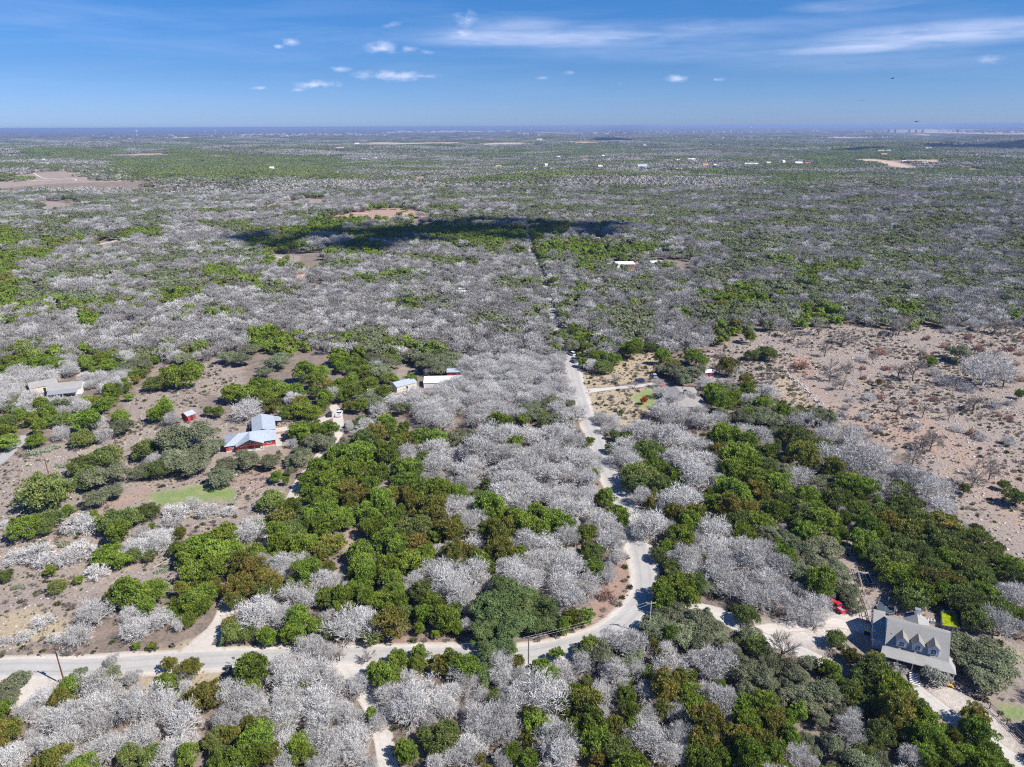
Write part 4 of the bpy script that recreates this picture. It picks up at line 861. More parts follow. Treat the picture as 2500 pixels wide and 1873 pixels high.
# ------------------------------------------------------------------ which of them are individuals: the 300 of each kind that show largest
KIND = {'J': 'juniper_tree', 'R': 'juniper_tree', 'D': 'juniper_tree', 'G': 'juniper_tree', 'B': 'bare_tree', 'T': 'bare_tree', 'V': 'bare_tree', 'L': 'live_oak_tree', 'E': 'live_oak_tree', 'W': 'shrub', 'S': 'shrub', 'O': 'ornamental_tree', 'Y': 'shrub'}
CAT = {'juniper_tree': 'juniper', 'bare_tree': 'bare tree', 'live_oak_tree': 'live oak', 'shrub': 'shrub', 'ornamental_tree': 'small tree'}
GROUP = {'juniper_tree': 'junipers of the near woods', 'bare_tree': 'leafless trees of the near woods', 'live_oak_tree': 'live oaks of the near woods', 'shrub': 'leafless shrubs in the clearings'}
TA_ = np.array([(t[0], t[1], t[2]) for t in TREES]); sx, sy, dep = proj(np.c_[TA_[:, :2], TA_[:, 2]*.6])
size = TA_[:, 2]/dep; vis = (sx > -25) & (sx < 2525) & (sy > 300) & (sy < 1905)
ALL = TREES+MIDTREES
by = {}
for i, tr in enumerate(TREES):
    if vis[i]: by.setdefault(KIND[tr[3]], []).append(i)
chosen = {k: set(sorted(v, key=lambda i: -size[i])[:298]) for k, v in by.items()}
LAND = [(153,1660,'the reddish power pole'),(2040,1490,'the red pickup'),(2190,1505,'the trampoline'),(2315,1520,'the algae-green pool'),(2240,1690,'the white porch steps'),(2230,1590,'the grey dormered house'),(1585,1495,'the white pole at the bend'),(1285,1590,'the roadside wire pole'),(1535,1440,'the mailbox inside the bend'),
 (500,1560,'the left driveway mouth'),(568,1620,'the small road sign'),(850,1620,'the lower driveway mouth'),(937,1860,'the lower driveway end'),(895,1700,'the shaded lower driveway'),(460,1000,'the small red shed'),(610,1070,'the blue-roofed house'),(775,1010,'the black car'),(826,1008,'the white truck'),
 (1569,1000,'the orange tree'),(1650,975,'the hip-roofed brown house'),(1560,935,'the blue car on grass'),(1437,960,'the paved drive junction'),(1100,945,'the long white shed'),(985,945,'the silver workshop roof'),(135,950,'the twin grey-roofed house'),(175,970,'the brown-roofed wing'),(530,1200,'the green lawn oval'),(440,1215,'the white dead tree'),
 (115,1185,'the lone round juniper'),(550,1400,'the red soil scrape'),(850,1330,'the crescent dirt clearing'),(950,1170,'the little wood gap'),(655,1300,'the drive through the junipers'),(1510,1215,'the straight shaded road'),(1480,1100,'the road by the tall bare pair'),(1560,1370,'the top of the bend'),(1440,1560,'the bottom of the bend'),(1900,1550,'the white gravel turnaround'),(1750,1500,'the gravel drive bend'),
 (2120,1420,'the white garden frames'),(2380,1610,'the big oak beside the house'),(2350,1770,'the pale gravel track'),(2420,1740,'the long rail fence'),(1960,950,'the white rubble wall'),(2400,930,'the great sprawling bare oak'),(2150,830,'the field\'s far edge'),(2480,1000,'the stony field\'s outer side'),(2200,1020,'the middle of the stony field'),(1728,925,'the red and white hut'),(2060,1330,'the shaded garden path'),
 (1700,790,'the wood edge by the stony field'),(1880,780,'the wood edge behind the stony field'),(2320,790,'the wood edge behind the red-twigged shrubs'),(2480,780,'the far outer corner of the stony field'),(1250,860,'the pale wood left of the parked cars'),(1000,870,'the wood behind the long white shed'),(760,850,'the green wood behind the two parked vehicles'),(560,860,'the two big round oaks of the upper yard'),(300,850,'the green belt behind the grey-roofed houses'),(80,850,'the far left green belt'),(1560,830,'the wood behind the dry lawn'),
 (2010,1750,'the dark brushy hollow'),(1560,1760,'the wood below the bend'),(1280,1750,'the wood below the wire pole'),(1750,1800,'the rust-tipped thicket'),(300,1800,'the leafless thicket below the road'),(1250,1380,'the leafless wood inside the bend'),(1200,1200,'the pale wood beside the road'),(1000,1400,'the wood above the road'),(1800,1200,'the green wood behind the bend'),(1300,1050,'the pale wood by the paved drive'),(380,1480,'the roadside scrub patch'),(60,1380,'the cactus scrub'),(2350,1350,'the dark juniper belt'),(1700,1350,'the wide leafless clump')]
LP = np.array([ground_at(x, y)[:2] for x, y, _ in LAND])
ORD = ['nearest', 'second', 'third', 'fourth', 'fifth', 'sixth', 'seventh', 'eighth', 'ninth', 'tenth', 'eleventh', 'twelfth', 'thirteenth', 'fourteenth', 'fifteenth', 'sixteenth', 'seventeenth', 'eighteenth', 'nineteenth', 'twentieth', 'twenty-first', 'twenty-second', 'twenty-third', 'twenty-fourth']
ORD += [a+'-'+b for a in ('twenty', 'thirty', 'forty', 'fifty') for b in ('first', 'second', 'third', 'fourth', 'fifth', 'sixth', 'seventh', 'eighth', 'ninth')][4:]
LOOK = {'J': 'bright green juniper', 'R': 'rust-tipped juniper', 'D': 'dull green juniper', 'G': 'small yellow-green juniper', 'B': 'leafless pale grey tree', 'T': 'open dark-trunked leafless tree', 'V': 'white dead tree', 'L': 'grey-green live oak', 'E': 'broad deep green oak', 'W': 'low bare grey shrub', 'S': 'reddish leafless shrub', 'O': 'small orange-leaved tree', 'Y': 'silvery leafed bush'}
slots = {}
for k, s in chosen.items():
    for i in s:
        x, y, R, kk = TREES[i]; d = np.hypot(LP[:, 0]-x, LP[:, 1]-y); j = int(np.argmin(d)); dx, dy = x-LP[j, 0], y-LP[j, 1]
        sec = ('beyond' if dy > 0 else 'in front of') if abs(dy) > abs(dx) else ('right of' if dx > 0 else 'left of')
        slots.setdefault((kk, j, sec), []).append((d[j], i))
LABEL = {}
for (kk, j, sec), lst in slots.items():
    for r, (dd, i) in enumerate(sorted(lst)):
        R = TREES[i][2]; sz = '' if kk in 'GOYWS' else ('large ' if R > 4.1 else ('small ' if R < 2.3 else ''))
        w = '' if len(lst) == 1 else (ORD[min(r, len(ORD)-1)]+' ')
        lab = (w+sz+LOOK[kk]+' '+sec+' '+LAND[j][2])
        LABEL[i] = lab if len(lab.split()) <= 16 else (w+LOOK[kk]+' '+sec+' '+LAND[j][2])
seen_l = {}
protos = {}
g2 = np.random.default_rng(21)
mass = {'juniper_woodland': [], 'leafless_woodland': [], 'live_oak_woodland': [], 'brushland': []}
MASS = {'juniper_tree': 'juniper_woodland', 'bare_tree': 'leafless_woodland', 'live_oak_tree': 'live_oak_woodland', 'shrub': 'brushland', 'ornamental_tree': 'brushland'}
def tilt_scale(kk, R):
    h = g2.uniform(.88, 1.18)*{'J': 1.05, 'R': 1.05, 'D': .98, 'L': .95, 'E': 1.05, 'B': 1.08, 'T': 1.05}.get(kk, 1.0)
    if R > 4.3: h *= .84
    if R < 2.2 and kk in 'JRDBLE': h *= 1.35
    if kk == 'B': R *= 1.02
    return (R*g2.uniform(.95, 1.06), R*g2.uniform(.95, 1.06), R*h)
for i, (x, y, R, kk) in enumerate(TREES):
    nm = KIND[kk]; v = int(g2.integers(len(LIB[kk]))); sc = tilt_scale(kk, R); rz = g2.uniform(0, 6.283); z = T(x, y)
    if i in chosen.get(nm, ()):
        if (kk, v) not in protos:
            root = empty(nm); t_, c_ = LIB[kk][v]
            link(bpy.data.objects.new('trunk' if nm != 'shrub' else 'stem', t_), root); link(bpy.data.objects.new('crown', c_), root)
            protos[(kk, v)] = root; o = root
        else: o = copy_tree(protos[(kk, v)])
        o.location = (x, y, z-.02); o.rotation_euler = (0, 0, rz); o.scale = sc
        tag(o, LABEL[i], CAT[nm], GROUP.get(nm))
    else:
        mass[MASS[nm]].append((x, y, z, sc, rz, kk, v))

# ------------------------------------------------------------------ the rest of the woods
def lod_crown(kind, seed):
    g = np.random.default_rng(seed)
    if kind in 'JRD':
        C, R = clump_layout(g, 16, 1.0, .78, .66, .22, .38, 4); cnt = np.full(len(R), 48)
        V, F_ = leaves_on(g, C, R, cnt, .17)
    elif kind in 'LE':
        C, R = clump_layout(g, 14, 1.0, .66, .44, .26, .44, 5, spread=.36, low=-.2); cnt = np.full(len(R), 56)
        V, F_ = leaves_on(g, C, R, cnt, .17, squash=.75)
    return V, F_
LOD = {}
for kk in 'JRDLE':
    L = []
    for i in range(3):
        V, F_ = lod_crown(kk, 300+i+ord(kk)); L.append(mesh_np('far_crown_'+kk, V, F_, [M[{'J': 'juniper', 'R': 'rusty', 'D': 'dark', 'L': 'oak', 'E': 'greenoak'}[kk]]]))
    LOD[kk] = L
LOD['B'] = []
for i in range(3):
    a, b = bare_tree(330+i, kids=(6, 4, 4), height=1.2, tip=.016, w0=.05); b = cat_mesh([quads_to_tris(b), twig_shell(340+i, 620, .22, .028, n=16, rmin=.28, rmax=.44)]); LOD['B'].append(mesh_np('far_bare', *b, [M['twig' if i == 0 else 'twigfar']]))
WH = {kk: [whole(p) for p in LIB[kk]] for kk in 'JRDGLEBTVWSO'}
WH['Y'] = [whole(LIB['Y'][0])]
for (x, y, R, kk) in MIDTREES:
    mass[MASS[KIND[kk]]].append((x, y, T(x, y), tilt_scale(kk, R), g2.uniform(0, 6.283), kk, -1))
MLAB = {'juniper_woodland': ('dense junipers filling the woods beyond the nearest ones', 'juniper woodland'), 'leafless_woodland': ('pale grey leafless trees filling the woods to the plain', 'leafless woodland'),
        'live_oak_woodland': ('grey-green live oaks filling the woods to the plain', 'oak woodland'), 'brushland': ('low grey brush scattered in the clearings', 'brush')}
for nm, L in mass.items():
    if not L: continue
    srcs = []; key = {}
    idx = []
    for (x, y, z, sc, rz, kk, v) in L:
        k = (kk, v if v >= 0 else -1-int(g2.integers(3)))
        if k not in key:
            key[k] = len(srcs); srcs.append(WH[kk][k[1]] if k[1] >= 0 else LOD[kk][-1-k[1]])
        idx.append(key[k])
    scatter_stuff(nm, [(a[0], a[1], a[2]-.02) for a in L], [a[3] for a in L], [(0, 0, a[4]) for a in L], idx, srcs, *MLAB[nm])

# beyond 1.3 km: whole groves of small simple crowns
def grove(seed, mix, n=44, half=26, leaf=.42):
    g = np.random.default_rng(seed); Vs, Fs, mi, b = [], [], [], 0
    keys = 'JLBE'; mats = [M['dark'], M['oak'], M['twigfar'], M['greenoak']]
    for i in range(n):
        u = g.random(); s = 0; k = 0
        for q, w in enumerate(mix):
            s += w
            if u < s: k = q; break
        R = g.uniform(3.2, 5.2); x, y = g.uniform(-half, half, 2); m = 46
        d = g.normal(size=(m, 3)); d /= np.linalg.norm(d, axis=1, keepdims=True); d[:, 2] = np.abs(d[:, 2])
        P = np.array([x, y, R*.35])+d*np.array([R, R, R*.9])*(.75+.3*g.random((m, 1)))
        nr = d+g.normal(size=(m, 3))*.45; a = np.cross(nr, g.normal(size=(m, 3))); a /= np.linalg.norm(a, axis=1, keepdims=True); nr /= np.linalg.norm(nr, axis=1, keepdims=True); bb = np.cross(nr, a)
        s_ = R*leaf*(.6+.7*g.random((m, 1)))
        V = np.stack([P-a*s_*.6-bb*s_*.4, P+a*s_*.6-bb*s_*.4, P+bb*s_*.7], 1).reshape(-1, 3)
        Vs.append(V); Fs.append(np.arange(3*m).reshape(-1, 3)+b); b += 3*m; mi += [k]*m
    return mesh_np('grove', np.vstack(Vs), np.vstack(Fs), mats, mi)
GM = {'b': [.04, .10, .85, .01], 'j': [.84, .10, .05, .01], 'l': [.12, .74, .13, .01], 'm': [.14, .42, .43, .01], 'g': [.4, .4, .15, .05]}
gsrc = []; gk = {}
for c, mx_ in GM.items():
    gk[c] = len(gsrc); gsrc += [grove(400+len(gsrc)+i, mx_) for i in range(2)]
pts, scs, rts, ids = [], [], [], []
y = 1310.0
FE = np.array(FIELDS)
while y < 8200:
    st = 44 if y < 3600 else 70
    sf = st/44*1.02
    hw = .84*y+60; xs = np.arange(-hw, hw, st)
    for x in xs:
        px, py = x+g1.uniform(-.25, .25)*st, y+g1.uniform(-.25, .25)*st; z = T(px, py)
        if (((px-FE[:, 0])/(FE[:, 2]+20))**2+((py-FE[:, 1])/(FE[:, 3]+20))**2 < 1).any(): continue
        s_x, s_y, _ = proj((px, py, z+4)); s_x, s_y = float(s_x[0]), float(s_y[0])
        if s_y > 350: c = MAPB[int(np.clip(350+25*((s_y+g1.normal()*1.5-350)//25), 350, 725))][int(np.clip((s_x+g1.normal()*12)//50, 0, 49))]
        else: c = 'mml'[g1.integers(3)]
        if c == '.':
            if g1.random() < .9: continue
            c = 'l'
        if c in 'mlg':
            q_ = (coh(px, py*1.6, 95 if py < 3000 else 210)-.5)*1.2+.5+g1.normal()*.12
            if c == 'm': c = 'b' if q_ < .36 else ('m' if q_ < .56 else ('l' if q_ < .8 else 'j'))
            else: c = 'b' if q_ < .22 else ('l' if q_ < .7 else 'j')
        pts.append((px, py, z)); scs.append((sf, sf, 1.0 if st < 60 else 1.15)); rts.append((0, 0, g1.integers(4)*math.pi/2+g1.uniform(-.2, .2))); ids.append(gk[c]+int(g1.integers(2)))
    y += st*.92
scatter_stuff('distant_woods', pts, scs, rts, ids, gsrc, 'far woods running to the plain below the horizon', 'woods')
print('TREES', len(TREES), 'MID', len(MIDTREES), 'groves', len(pts), {k: len(v) for k, v in chosen.items()}, {k: len(v) for k, v in mass.items()})
# ------------------------------------------------------------------ buildings
def roofmat(name, c1, c2, ribs=0.0, axis=0, rough=.85, spec=.2, metal=0.0):
    m = bpy.data.materials.new(name); m.use_nodes = True; t = m.node_tree; t.nodes.clear()
    out = N('ShaderNodeOutputMaterial', t); b = N('ShaderNodeBsdfPrincipled', t); t.links.new(b.outputs[0], out.inputs[0])
    b.inputs['Roughness'].default_value = rough; b.inputs['Specular IOR Level'].default_value = spec; b.inputs['Metallic'].default_value = metal
    c = N('ShaderNodeTexCoord', t); n1 = noise(c.outputs['Object'], 2.2, 6, .75, tree=t); n2 = noise(c.outputs['Object'], .35, 4, .6, tree=t)
    mx = N('ShaderNodeMix', t, data_type='RGBA'); mx.inputs['A'].default_value = (*c1, 1); mx.inputs['B'].default_value = (*c2, 1)
    t.links.new(mth('MULTIPLY_ADD', mth('ADD', mth('MULTIPLY', n1, .6, tree=t), mth('MULTIPLY', n2, .4, tree=t), tree=t), 3., -1., tree=t, clamp=True), mx.inputs['Factor'])
    t.links.new(mx.outputs['Result'], b.inputs['Base Color'])
    bn = N('ShaderNodeBump', t); bn.inputs['Distance'].default_value = .03
    if ribs:
        s = N('ShaderNodeSeparateXYZ', t); t.links.new(c.outputs['Object'], s.inputs[0])
        w = mth('PINGPONG', s.outputs[axis], ribs/2, tree=t); w = mth('LESS_THAN', w, ribs*.08, tree=t); t.links.new(w, bn.inputs['Height']); bn.inputs['Distance'].default_value = .04
    else: t.links.new(n1, bn.inputs['Height'])
    t.links.new(bn.outputs[0], b.inputs['Normal']); return m
M['shingle'] = roofmat('grey_shingle', (.27, .26, .245), (.37, .36, .34))
M['shingle_d'] = roofmat('weathered_shingle', (.21, .195, .17), (.32, .30, .27))
M['shingle_b'] = roofmat('brown_grey_shingle', (.26, .24, .225), (.36, .335, .315))
M['metal_x'] = roofmat('pale_metal_roof', (.46, .52, .58), (.56, .62, .68), .45, 0, .42, .5, .25)
M['metal_y'] = roofmat('pale_metal_roof_b', (.50, .55, .60), (.60, .65, .70), .45, 1, .42, .5, .25)
M['whiteroof'] = roofmat('white_roof', (.66, .66, .65), (.80, .80, .79), .9, 0, .6, .3)
M['greyroof'] = roofmat('flat_grey_roof', (.25, .27, .29), (.33, .34, .36), .6, 0, .6, .3)
M['siding'] = mat('pale_siding', (.62, .66, .74), .7, .05, 1.0)
M['white'] = mat('white_paint', (.78, .78, .77), .6, .05, 1.5)
M['cream'] = mat('cream_wall', (.62, .56, .46), .8, .1, 1.0)
M['stone'] = mat('limestone_wall', (.52, .45, .36), .9, .3, 1.6, bump=.03)
M['red'] = mat('red_wall', (.42, .045, .05), .7, .12, 1.0)
M['brightred'] = mat('bright_red', (.55, .02, .03), .35, .05, 1.0, .5)
M['timber'] = mat('red_brown_timber', (.20, .06, .045), .8, .25, 2.0)
M['wood'] = mat('weathered_wood', (.26, .21, .17), .9, .25, 2.5)
M['postwood'] = mat('dark_fence_wood', (.13, .105, .09), .9, .25, 2.5)
M['palewood'] = mat('silvered_rail', (.42, .40, .37), .9, .2, 2.5)
M['pole'] = mat('power_pole_wood', (.17, .07, .045), .9, .3, 1.5)
M['poleg'] = mat('grey_pole_wood', (.20, .165, .14), .9, .3, 1.5)
M['glass'] = mat('dark_glass', (.03, .045, .06), .12, .1, 1.0, .6)
M['black'] = mat('black_rubber', (.02, .02, .022), .7, .1, 2.0)
M['dark'+'metal'] = mat('dark_metal', (.07, .075, .09), .5, .1, 2.0, .4)
M['tramp'] = mat('trampoline_mat', (.06, .08, .11), .7, .15, 2.0)
M['concrete'] = mat('concrete', (.48, .46, .42), .9, .15, 1.0)
M['algae'] = mat('algae_water', (.20, .26, .005), .25, .5, 2.2, .4, col2=(.42, .48, .01))
M['blue'] = mat('blue_rim', (.10, .30, .55), .5, .1, 1.0)
M['yellow'] = mat('yellow_plastic', (.75, .60, .03), .5, .05, 1.0)
M['navy'] = mat('navy_plastic', (.01, .02, .16), .4, .05, 1.0)
M['orangep'] = mat('orange_plastic', (.80, .28, .02), .5, .05, 1.0)
M['orangeroof'] = roofmat('orange_roof', (.50, .20, .10), (.62, .28, .16))
M['teal'] = mat('pool_blue', (.10, .45, .50), .2, .05, 1.0, .5)
M['steel'] = mat('galvanised', (.45, .46, .47), .4, .1, 2.0, .5, .5)
M['green'] = mat('green_bin', (.03, .16, .06), .5, .1, 1.0)

def gable(mb, u0, u1, v0, v1, ze, vr, zr, over=.35, t=.16, front=True, back=True):
    """ridge along u at v=vr"""
    def zat(v): return zr-(zr-ze)*(abs(v-vr)/((vr-v0) if v < vr else (v1-vr)))
    a, b = v0-over, v1+over
    if front: mb.slab([(u0-over, a, zat(a)), (u1+over, a, zat(a)), (u1+over, vr, zr), (u0-over, vr, zr)], t)
    if back: mb.slab([(u0-over, vr+.003, zr), (u1+over, vr+.003, zr), (u1+over, b, zat(b)), (u0-over, b, zat(b))], t)
    return mb
def walls(mb, u0, u1, v0, v1, z0, ze, vr=None, zr=None):
    if vr is None: return mb.box(u0, u1, v0, v1, z0, ze)
    vs = []
    for u in (u0, u1): vs += [(u, v0, z0), (u, v1, z0), (u, v1, ze), (u, vr, zr), (u, v0, ze)]
    return mb.add(vs, [[4, 3, 2, 1, 0], [5, 6, 7, 8, 9], [0, 1, 6, 5], [1, 2, 7, 6], [2, 3, 8, 7], [3, 4, 9, 8], [4, 0, 5, 9]])
def window_(parent, c, w, h, face='f', mul=1):
    """c = centre on the wall face; face f/b/l/r = which way it looks"""
    e = empty('window', c); e.parent = parent
    e.rotation_euler = (0, 0, {'f': 0, 'b': math.pi, 'l': -math.pi/2, 'r': math.pi/2}[face])
    fr = MB(); fr.box(-w/2-.07, w/2+.07, -.06, .0, h/2, h/2+.09); fr.box(-w/2-.07, w/2+.07, -.06, .0, -h/2-.09, -h/2)
    for s in (-w/2-.07, w/2): fr.box(s, s+.07, -.06, .0, -h/2, h/2)
    fr.box(-w/2, w/2, -.055, -.005, -.025, .025)
    if mul > 1: fr.box(-.025, .025, -.05, -.01, -h/2, h/2)
    fr.build('frame', M['white'], e)
    MB().box(-w/2, w/2, -.03, -.012, .03, h/2).build('pane', M['glass'], e); MB().box(-w/2, w/2, -.03, -.012, -h/2, -.03).build('pane', M['glass'], e)
    return e

# the dormered house at the corner of the near woods
HX, HY, HA = 79.2, 120.6, math.radians(-24.2)
hs = empty('dormered_house', (HX, HY, 0), HA); tag(hs, 'two-storey house with grey shingle roof, three white dormers and front porch', 'house')
def hw(u, v, z=0): return (HX+u*math.cos(HA)-v*math.sin(HA), HY+u*math.sin(HA)+v*math.cos(HA), z)
walls(MB(), 1.1, 12.6, 2.6, 13.4, 0, 3.55, 6.3, 7.6).build('wall', M['siding'], hs)
walls(MB(), -1.1, 1.095, 5.5, 15.0, 0, 2.75, 12.3, 5.3).build('wall', M['siding'], hs)
walls(MB(), 5.6, 10.3, 13.41, 16.2, 0, 3.0).build('wall', M['siding'], hs)
rf = gable(MB(), 1.1, 12.6, 2.6, 13.4, 3.72, 6.3, 7.85, .3).build('roof', M['shingle'], hs)
gable(MB(), -1.1, .76, 5.5, 15.0, 2.9, 12.3, 5.5, .3).build('roof', M['shingle'], hs)
pr = MB(); pr.slab([(-.1, -.05, 2.72), (14.1, -.05, 2.72), (12.92, 2.28, 3.62), (.35, 2.28, 3.62)], .14)
pr.slab([(14.1, -.045, 2.72), (14.6, 10.2, 2.72), (12.93, 10.2, 3.62), (12.93, 2.285, 3.62)], .14); pr.build('porch_roof', M['shingle'], hs)
zv = 4.7
MB().slab([(5.3, 16.5, 3.1), (5.3, 12.4, 3.1), (7.8, 10.6, zv), (7.8, 16.5, zv)][::-1], .14).build('rear_roof', M['shingle'], hs); rw = MB(); rw.slab([(7.803, 16.5, zv), (7.803, 10.6, zv), (10.5, 12.2, 3.1), (10.5, 16.5, 3.1)][::-1], .14); rw.build('rear_roof', M['shingle'], hs)
walls(MB(), 10.5, 16.2, 10.6, 14.2, 0, 2.6).build('wall', M['siding'], hs)
MB().slab([(12.95, 10.25, 3.3), (16.7, 10.3, 2.75), (16.7, 14.5, 2.75), (10.55, 14.7, 3.05), (10.55, 13.8, 3.35)], .14).build('rear_roof', M['shingle'], hs)
for k, du in enumerate((3.85, 6.85, 9.85)):
    d = empty('dormer', (du, 0, 0)); d.parent = hs
    w = 1.0; v0 = 2.75; zb = 4.0; ze = 5.75; zr = 6.75; vb = 5.7
    dm = MB(); dm.add([(-w, v0, zb), (w, v0, zb), (w, v0, ze), (0, v0, zr-.1), (-w, v0, ze), (-w, vb, zb), (w, vb, zb), (w, vb, ze), (0, vb, zr-.1), (-w, vb, ze)],
                      [[0, 1, 2, 3, 4], [9, 8, 7, 6, 5], [1, 6, 7, 2], [5, 0, 4, 9], [0, 5, 6, 1], [2, 7, 8, 3], [3, 8, 9, 4]])
    dm.build('wall', M['siding'], d)
    rr = MB(); rr.slab([(-w-.25, v0-.3, ze-.1), (-w-.25, vb-.6, ze-.1), (0, vb+.2, zr+.05), (0, v0-.3, zr+.05)][::-1], .1)
    rr.slab([(w+.25, v0-.3, ze-.1), (w+.25, vb-.6, ze-.1), (.003, vb+.2, zr+.05), (.003, v0-.3, zr+.05)], .1); rr.build('roof', M['shingle_d'], d)
    # window panes and frame sit on the dormer front
    fr = MB(); fr.box(-.52, .52, v0-.07, v0-.005, 5.42, 5.52).box(-.52, .52, v0-.07, v0-.005, 4.2, 4.3).box(-.52, -.44, v0-.07, v0-.005, 4.3, 5.42).box(.44, .52, v0-.07, v0-.005, 4.3, 5.42).box(-.44, .44, v0-.065, v0-.01, 4.83, 4.89).box(-.03, .03, v0-.06, v0-.015, 4.3, 5.42)
    fr.build('window_frame', M['white'], d)
    for a, b in ((4.3, 4.83), (4.89, 5.42)):
        for x0 in (-.44, .03): MB().box(x0, x0+.41, v0-.04, v0-.012, a, b).build('window_pane', M['glass'], d)
for u, v in ((.2, .2), (3.3, .15), (6.2, .15), (9.2, .15), (12, .15), (13.8, .25), (14.2, 4.5), (14.3, 9.5)): MB().box(u-.08, u+.08, v-.08, v+.08, .75, 2.62).build('porch_post', M['white'], hs)
MB().box(-.1, 14.2, -.1, 2.58, .1, .75).build('porch_deck', M['wood'], hs); MB().box(12.65, 14.6, 2.6, 10.3, .1, .74).build('porch_deck', M['wood'], hs)
rl = MB()
for a, b in ((.2, 5.2), (8.3, 13.8)): rl.box(a, b, .1, .16, 1.5, 1.58).box(a, b, .1, .16, .85, .9)
for q in np.arange(.4, 5.2, .45): rl.box(q, q+.05, .11, .15, .9, 1.5)
for q in np.arange(8.5, 13.7, .45): rl.box(q, q+.05, .11, .15, .9, 1.5)
rl.build('porch_railing', M['white'], hs)
window_(hs, (3.0, 2.6, 2.0), 1.2, 1.3); window_(hs, (9.5, 2.6, 2.0), 1.6, 1.3, mul=2); MB().box(6.3, 7.3, 2.53, 2.595, .76, 2.8).build('door', M['red'], hs)
window_(hs, (-1.1, 9.0, 1.6), 1.0, 1.0, 'l')
MB().box(7.35, 8.35, 15.5, 16.3, 2.2, 5.7).build('chimney', M['white'], hs); MB().box(7.25, 8.45, 15.4, 16.4, 5.7, 5.85).build('chimney_cap', M['steel'], hs)
MB().slab([(5.5, 15.3, 3.75), (7.2, 15.3, 4.60), (7.2, 16.2, 4.60), (5.5, 16.2, 3.75)], .06).build('solar_panel', M['navy'], hs)
for u, v, z in ((2.0, 4.4, 5.65), (4.6, 9.5, 6.0), (9.0, 11, 5.0), (0.1, 8.6, 4.2)): MB().bar((u, v, z), (u, v, z+.45), .06, .06, 8).build('vent_pipe', M['white'], hs)
st = empty('porch_steps', hw(6.75, -1.9), HA); tag(st, 'wooden porch steps with wide pale treads below the dormered house', 'steps')
for k in range(7): MB().box(-.95, .95, -1.35+k*.42, -1.35+k*.42+.27, .02+.11*k, .09+.11*k).build('tread', M['white'], st)
for s in (-1.0, .96): MB().add([(s, -1.4, 0), (s, 1.55, 0), (s, 1.55, .72), (s, -1.4, .03), (s+.04, -1.4, 0), (s+.04, 1.55, 0), (s+.04, 1.55, .72), (s+.04, -1.4, .03)], [[0, 1, 2, 3], [7, 6, 5, 4], [3, 2, 6, 7], [0, 3, 7, 4], [1, 5, 6, 2], [0, 4, 5, 1]]).build('stringer', M['wood'], st)
dsh = empty('satellite_dish', hw(-1.25, 6.9, 3.0), HA); tag(dsh, 'white satellite dish on the left eave of the dormered house', 'satellite dish')
g = MB(); n = 12
for k in range(n):
    a, b = 2*math.pi*k/n, 2*math.pi*(k+1)/n
    g.add([(0, -.05, .5), (.42*math.cos(a), -.18, .5+.42*math.sin(a)), (.42*math.cos(b), -.18, .5+.42*math.sin(b)), (0, -.0, .5), (.42*math.cos(a), -.14, .5+.42*math.sin(a)), (.42*math.cos(b), -.14, .5+.42*math.sin(b))], [[0, 1, 2], [5, 4, 3], [1, 4, 5, 2]])
g.build('reflector', M['white'], dsh); MB().bar((0, 0, -.1), (0, -.02, .5), .03).build('mast', M['steel'], dsh); MB().bar((0, -.05, .2), (0, -.5, .45), .02).build('feed_arm', M['steel'], dsh)
# yard things
tb = empty('toy_box', hw(-2.0, 10.0), HA); tag(tb, 'navy box with yellow lid beside the garage wall', 'toy box'); MB().box(-.6, .6, -.35, .35, 0, .7).build('box', M['navy'], tb); MB().box(-.65, .65, -.1, .45, .7, .8).build('lid', M['yellow'], tb)
oc_ = empty('toy_slide', hw(13.2, -.9), HA); tag(oc_, 'small orange and yellow toy slide at the porch corner', 'toy slide'); MB().box(-.5, -.1, -.4, .4, .6, .7).build('platform', M['yellow'], oc_); MB().slab([(-.1, -.3, .7), (1.0, -.3, .1), (1.0, .3, .1), (-.1, .3, .7)], .05).build('chute', M['orangep'], oc_)
lg = [(-.5, -.38), (-.5, .38), (-.12, -.38), (-.12, .38)]
for a, b in lg: MB().bar((a, b, 0), (a, b, .62), .04).build('leg', M['orangep'], oc_)
tbl = empty('porch_table', hw(9.9, 1.1, .75), HA); tag(tbl, 'dark table with white plates on the front porch', 'table'); MB().box(-1.1, 1.1, -.45, .45, .7, .75).build('tabletop', M['navy'], tbl)
for a in (-1, 1):
    for b in (-.35, .35): MB().box(a-.04, a+.04, b-.04, b+.04, 0, .7).build('leg', M['postwood'], tbl)
for k in range(5):
    pl = MB().bar((0, 0, 0), (0, 0, .03), .11, .11, 8).build('plate', M['white']); pl.location = hw(9.1+.4*k, 1.0+.2*(k % 2), 1.502); tag(pl, ORD[k].replace('nearest', 'first')+' white plate from the left on the dark porch table', 'plate', 'plates on the porch table')
for k, (u, v, c, lab) in enumerate(((1.3, 1.0, 'blue', 'blue porch chair near the left end of the porch'), (4.3, 1.2, 'dark'+'metal', 'dark porch chair between the blue chair and the steps'))):
    ch = empty('porch_chair', hw(u, v, .75), HA); tag(ch, lab, 'chair')
    MB().box(-.3, .3, -.3, .3, .4, .46).build('seat', M[c], ch); MB().box(-.3, .3, .25, .31, .46, .95).build('backrest', M[c], ch)
    for a in (-.27, .27):
        for b in (-.27, .27): MB().box(a-.03, a+.03, b-.03, b+.03, 0, .4).build('leg', M[c], ch)
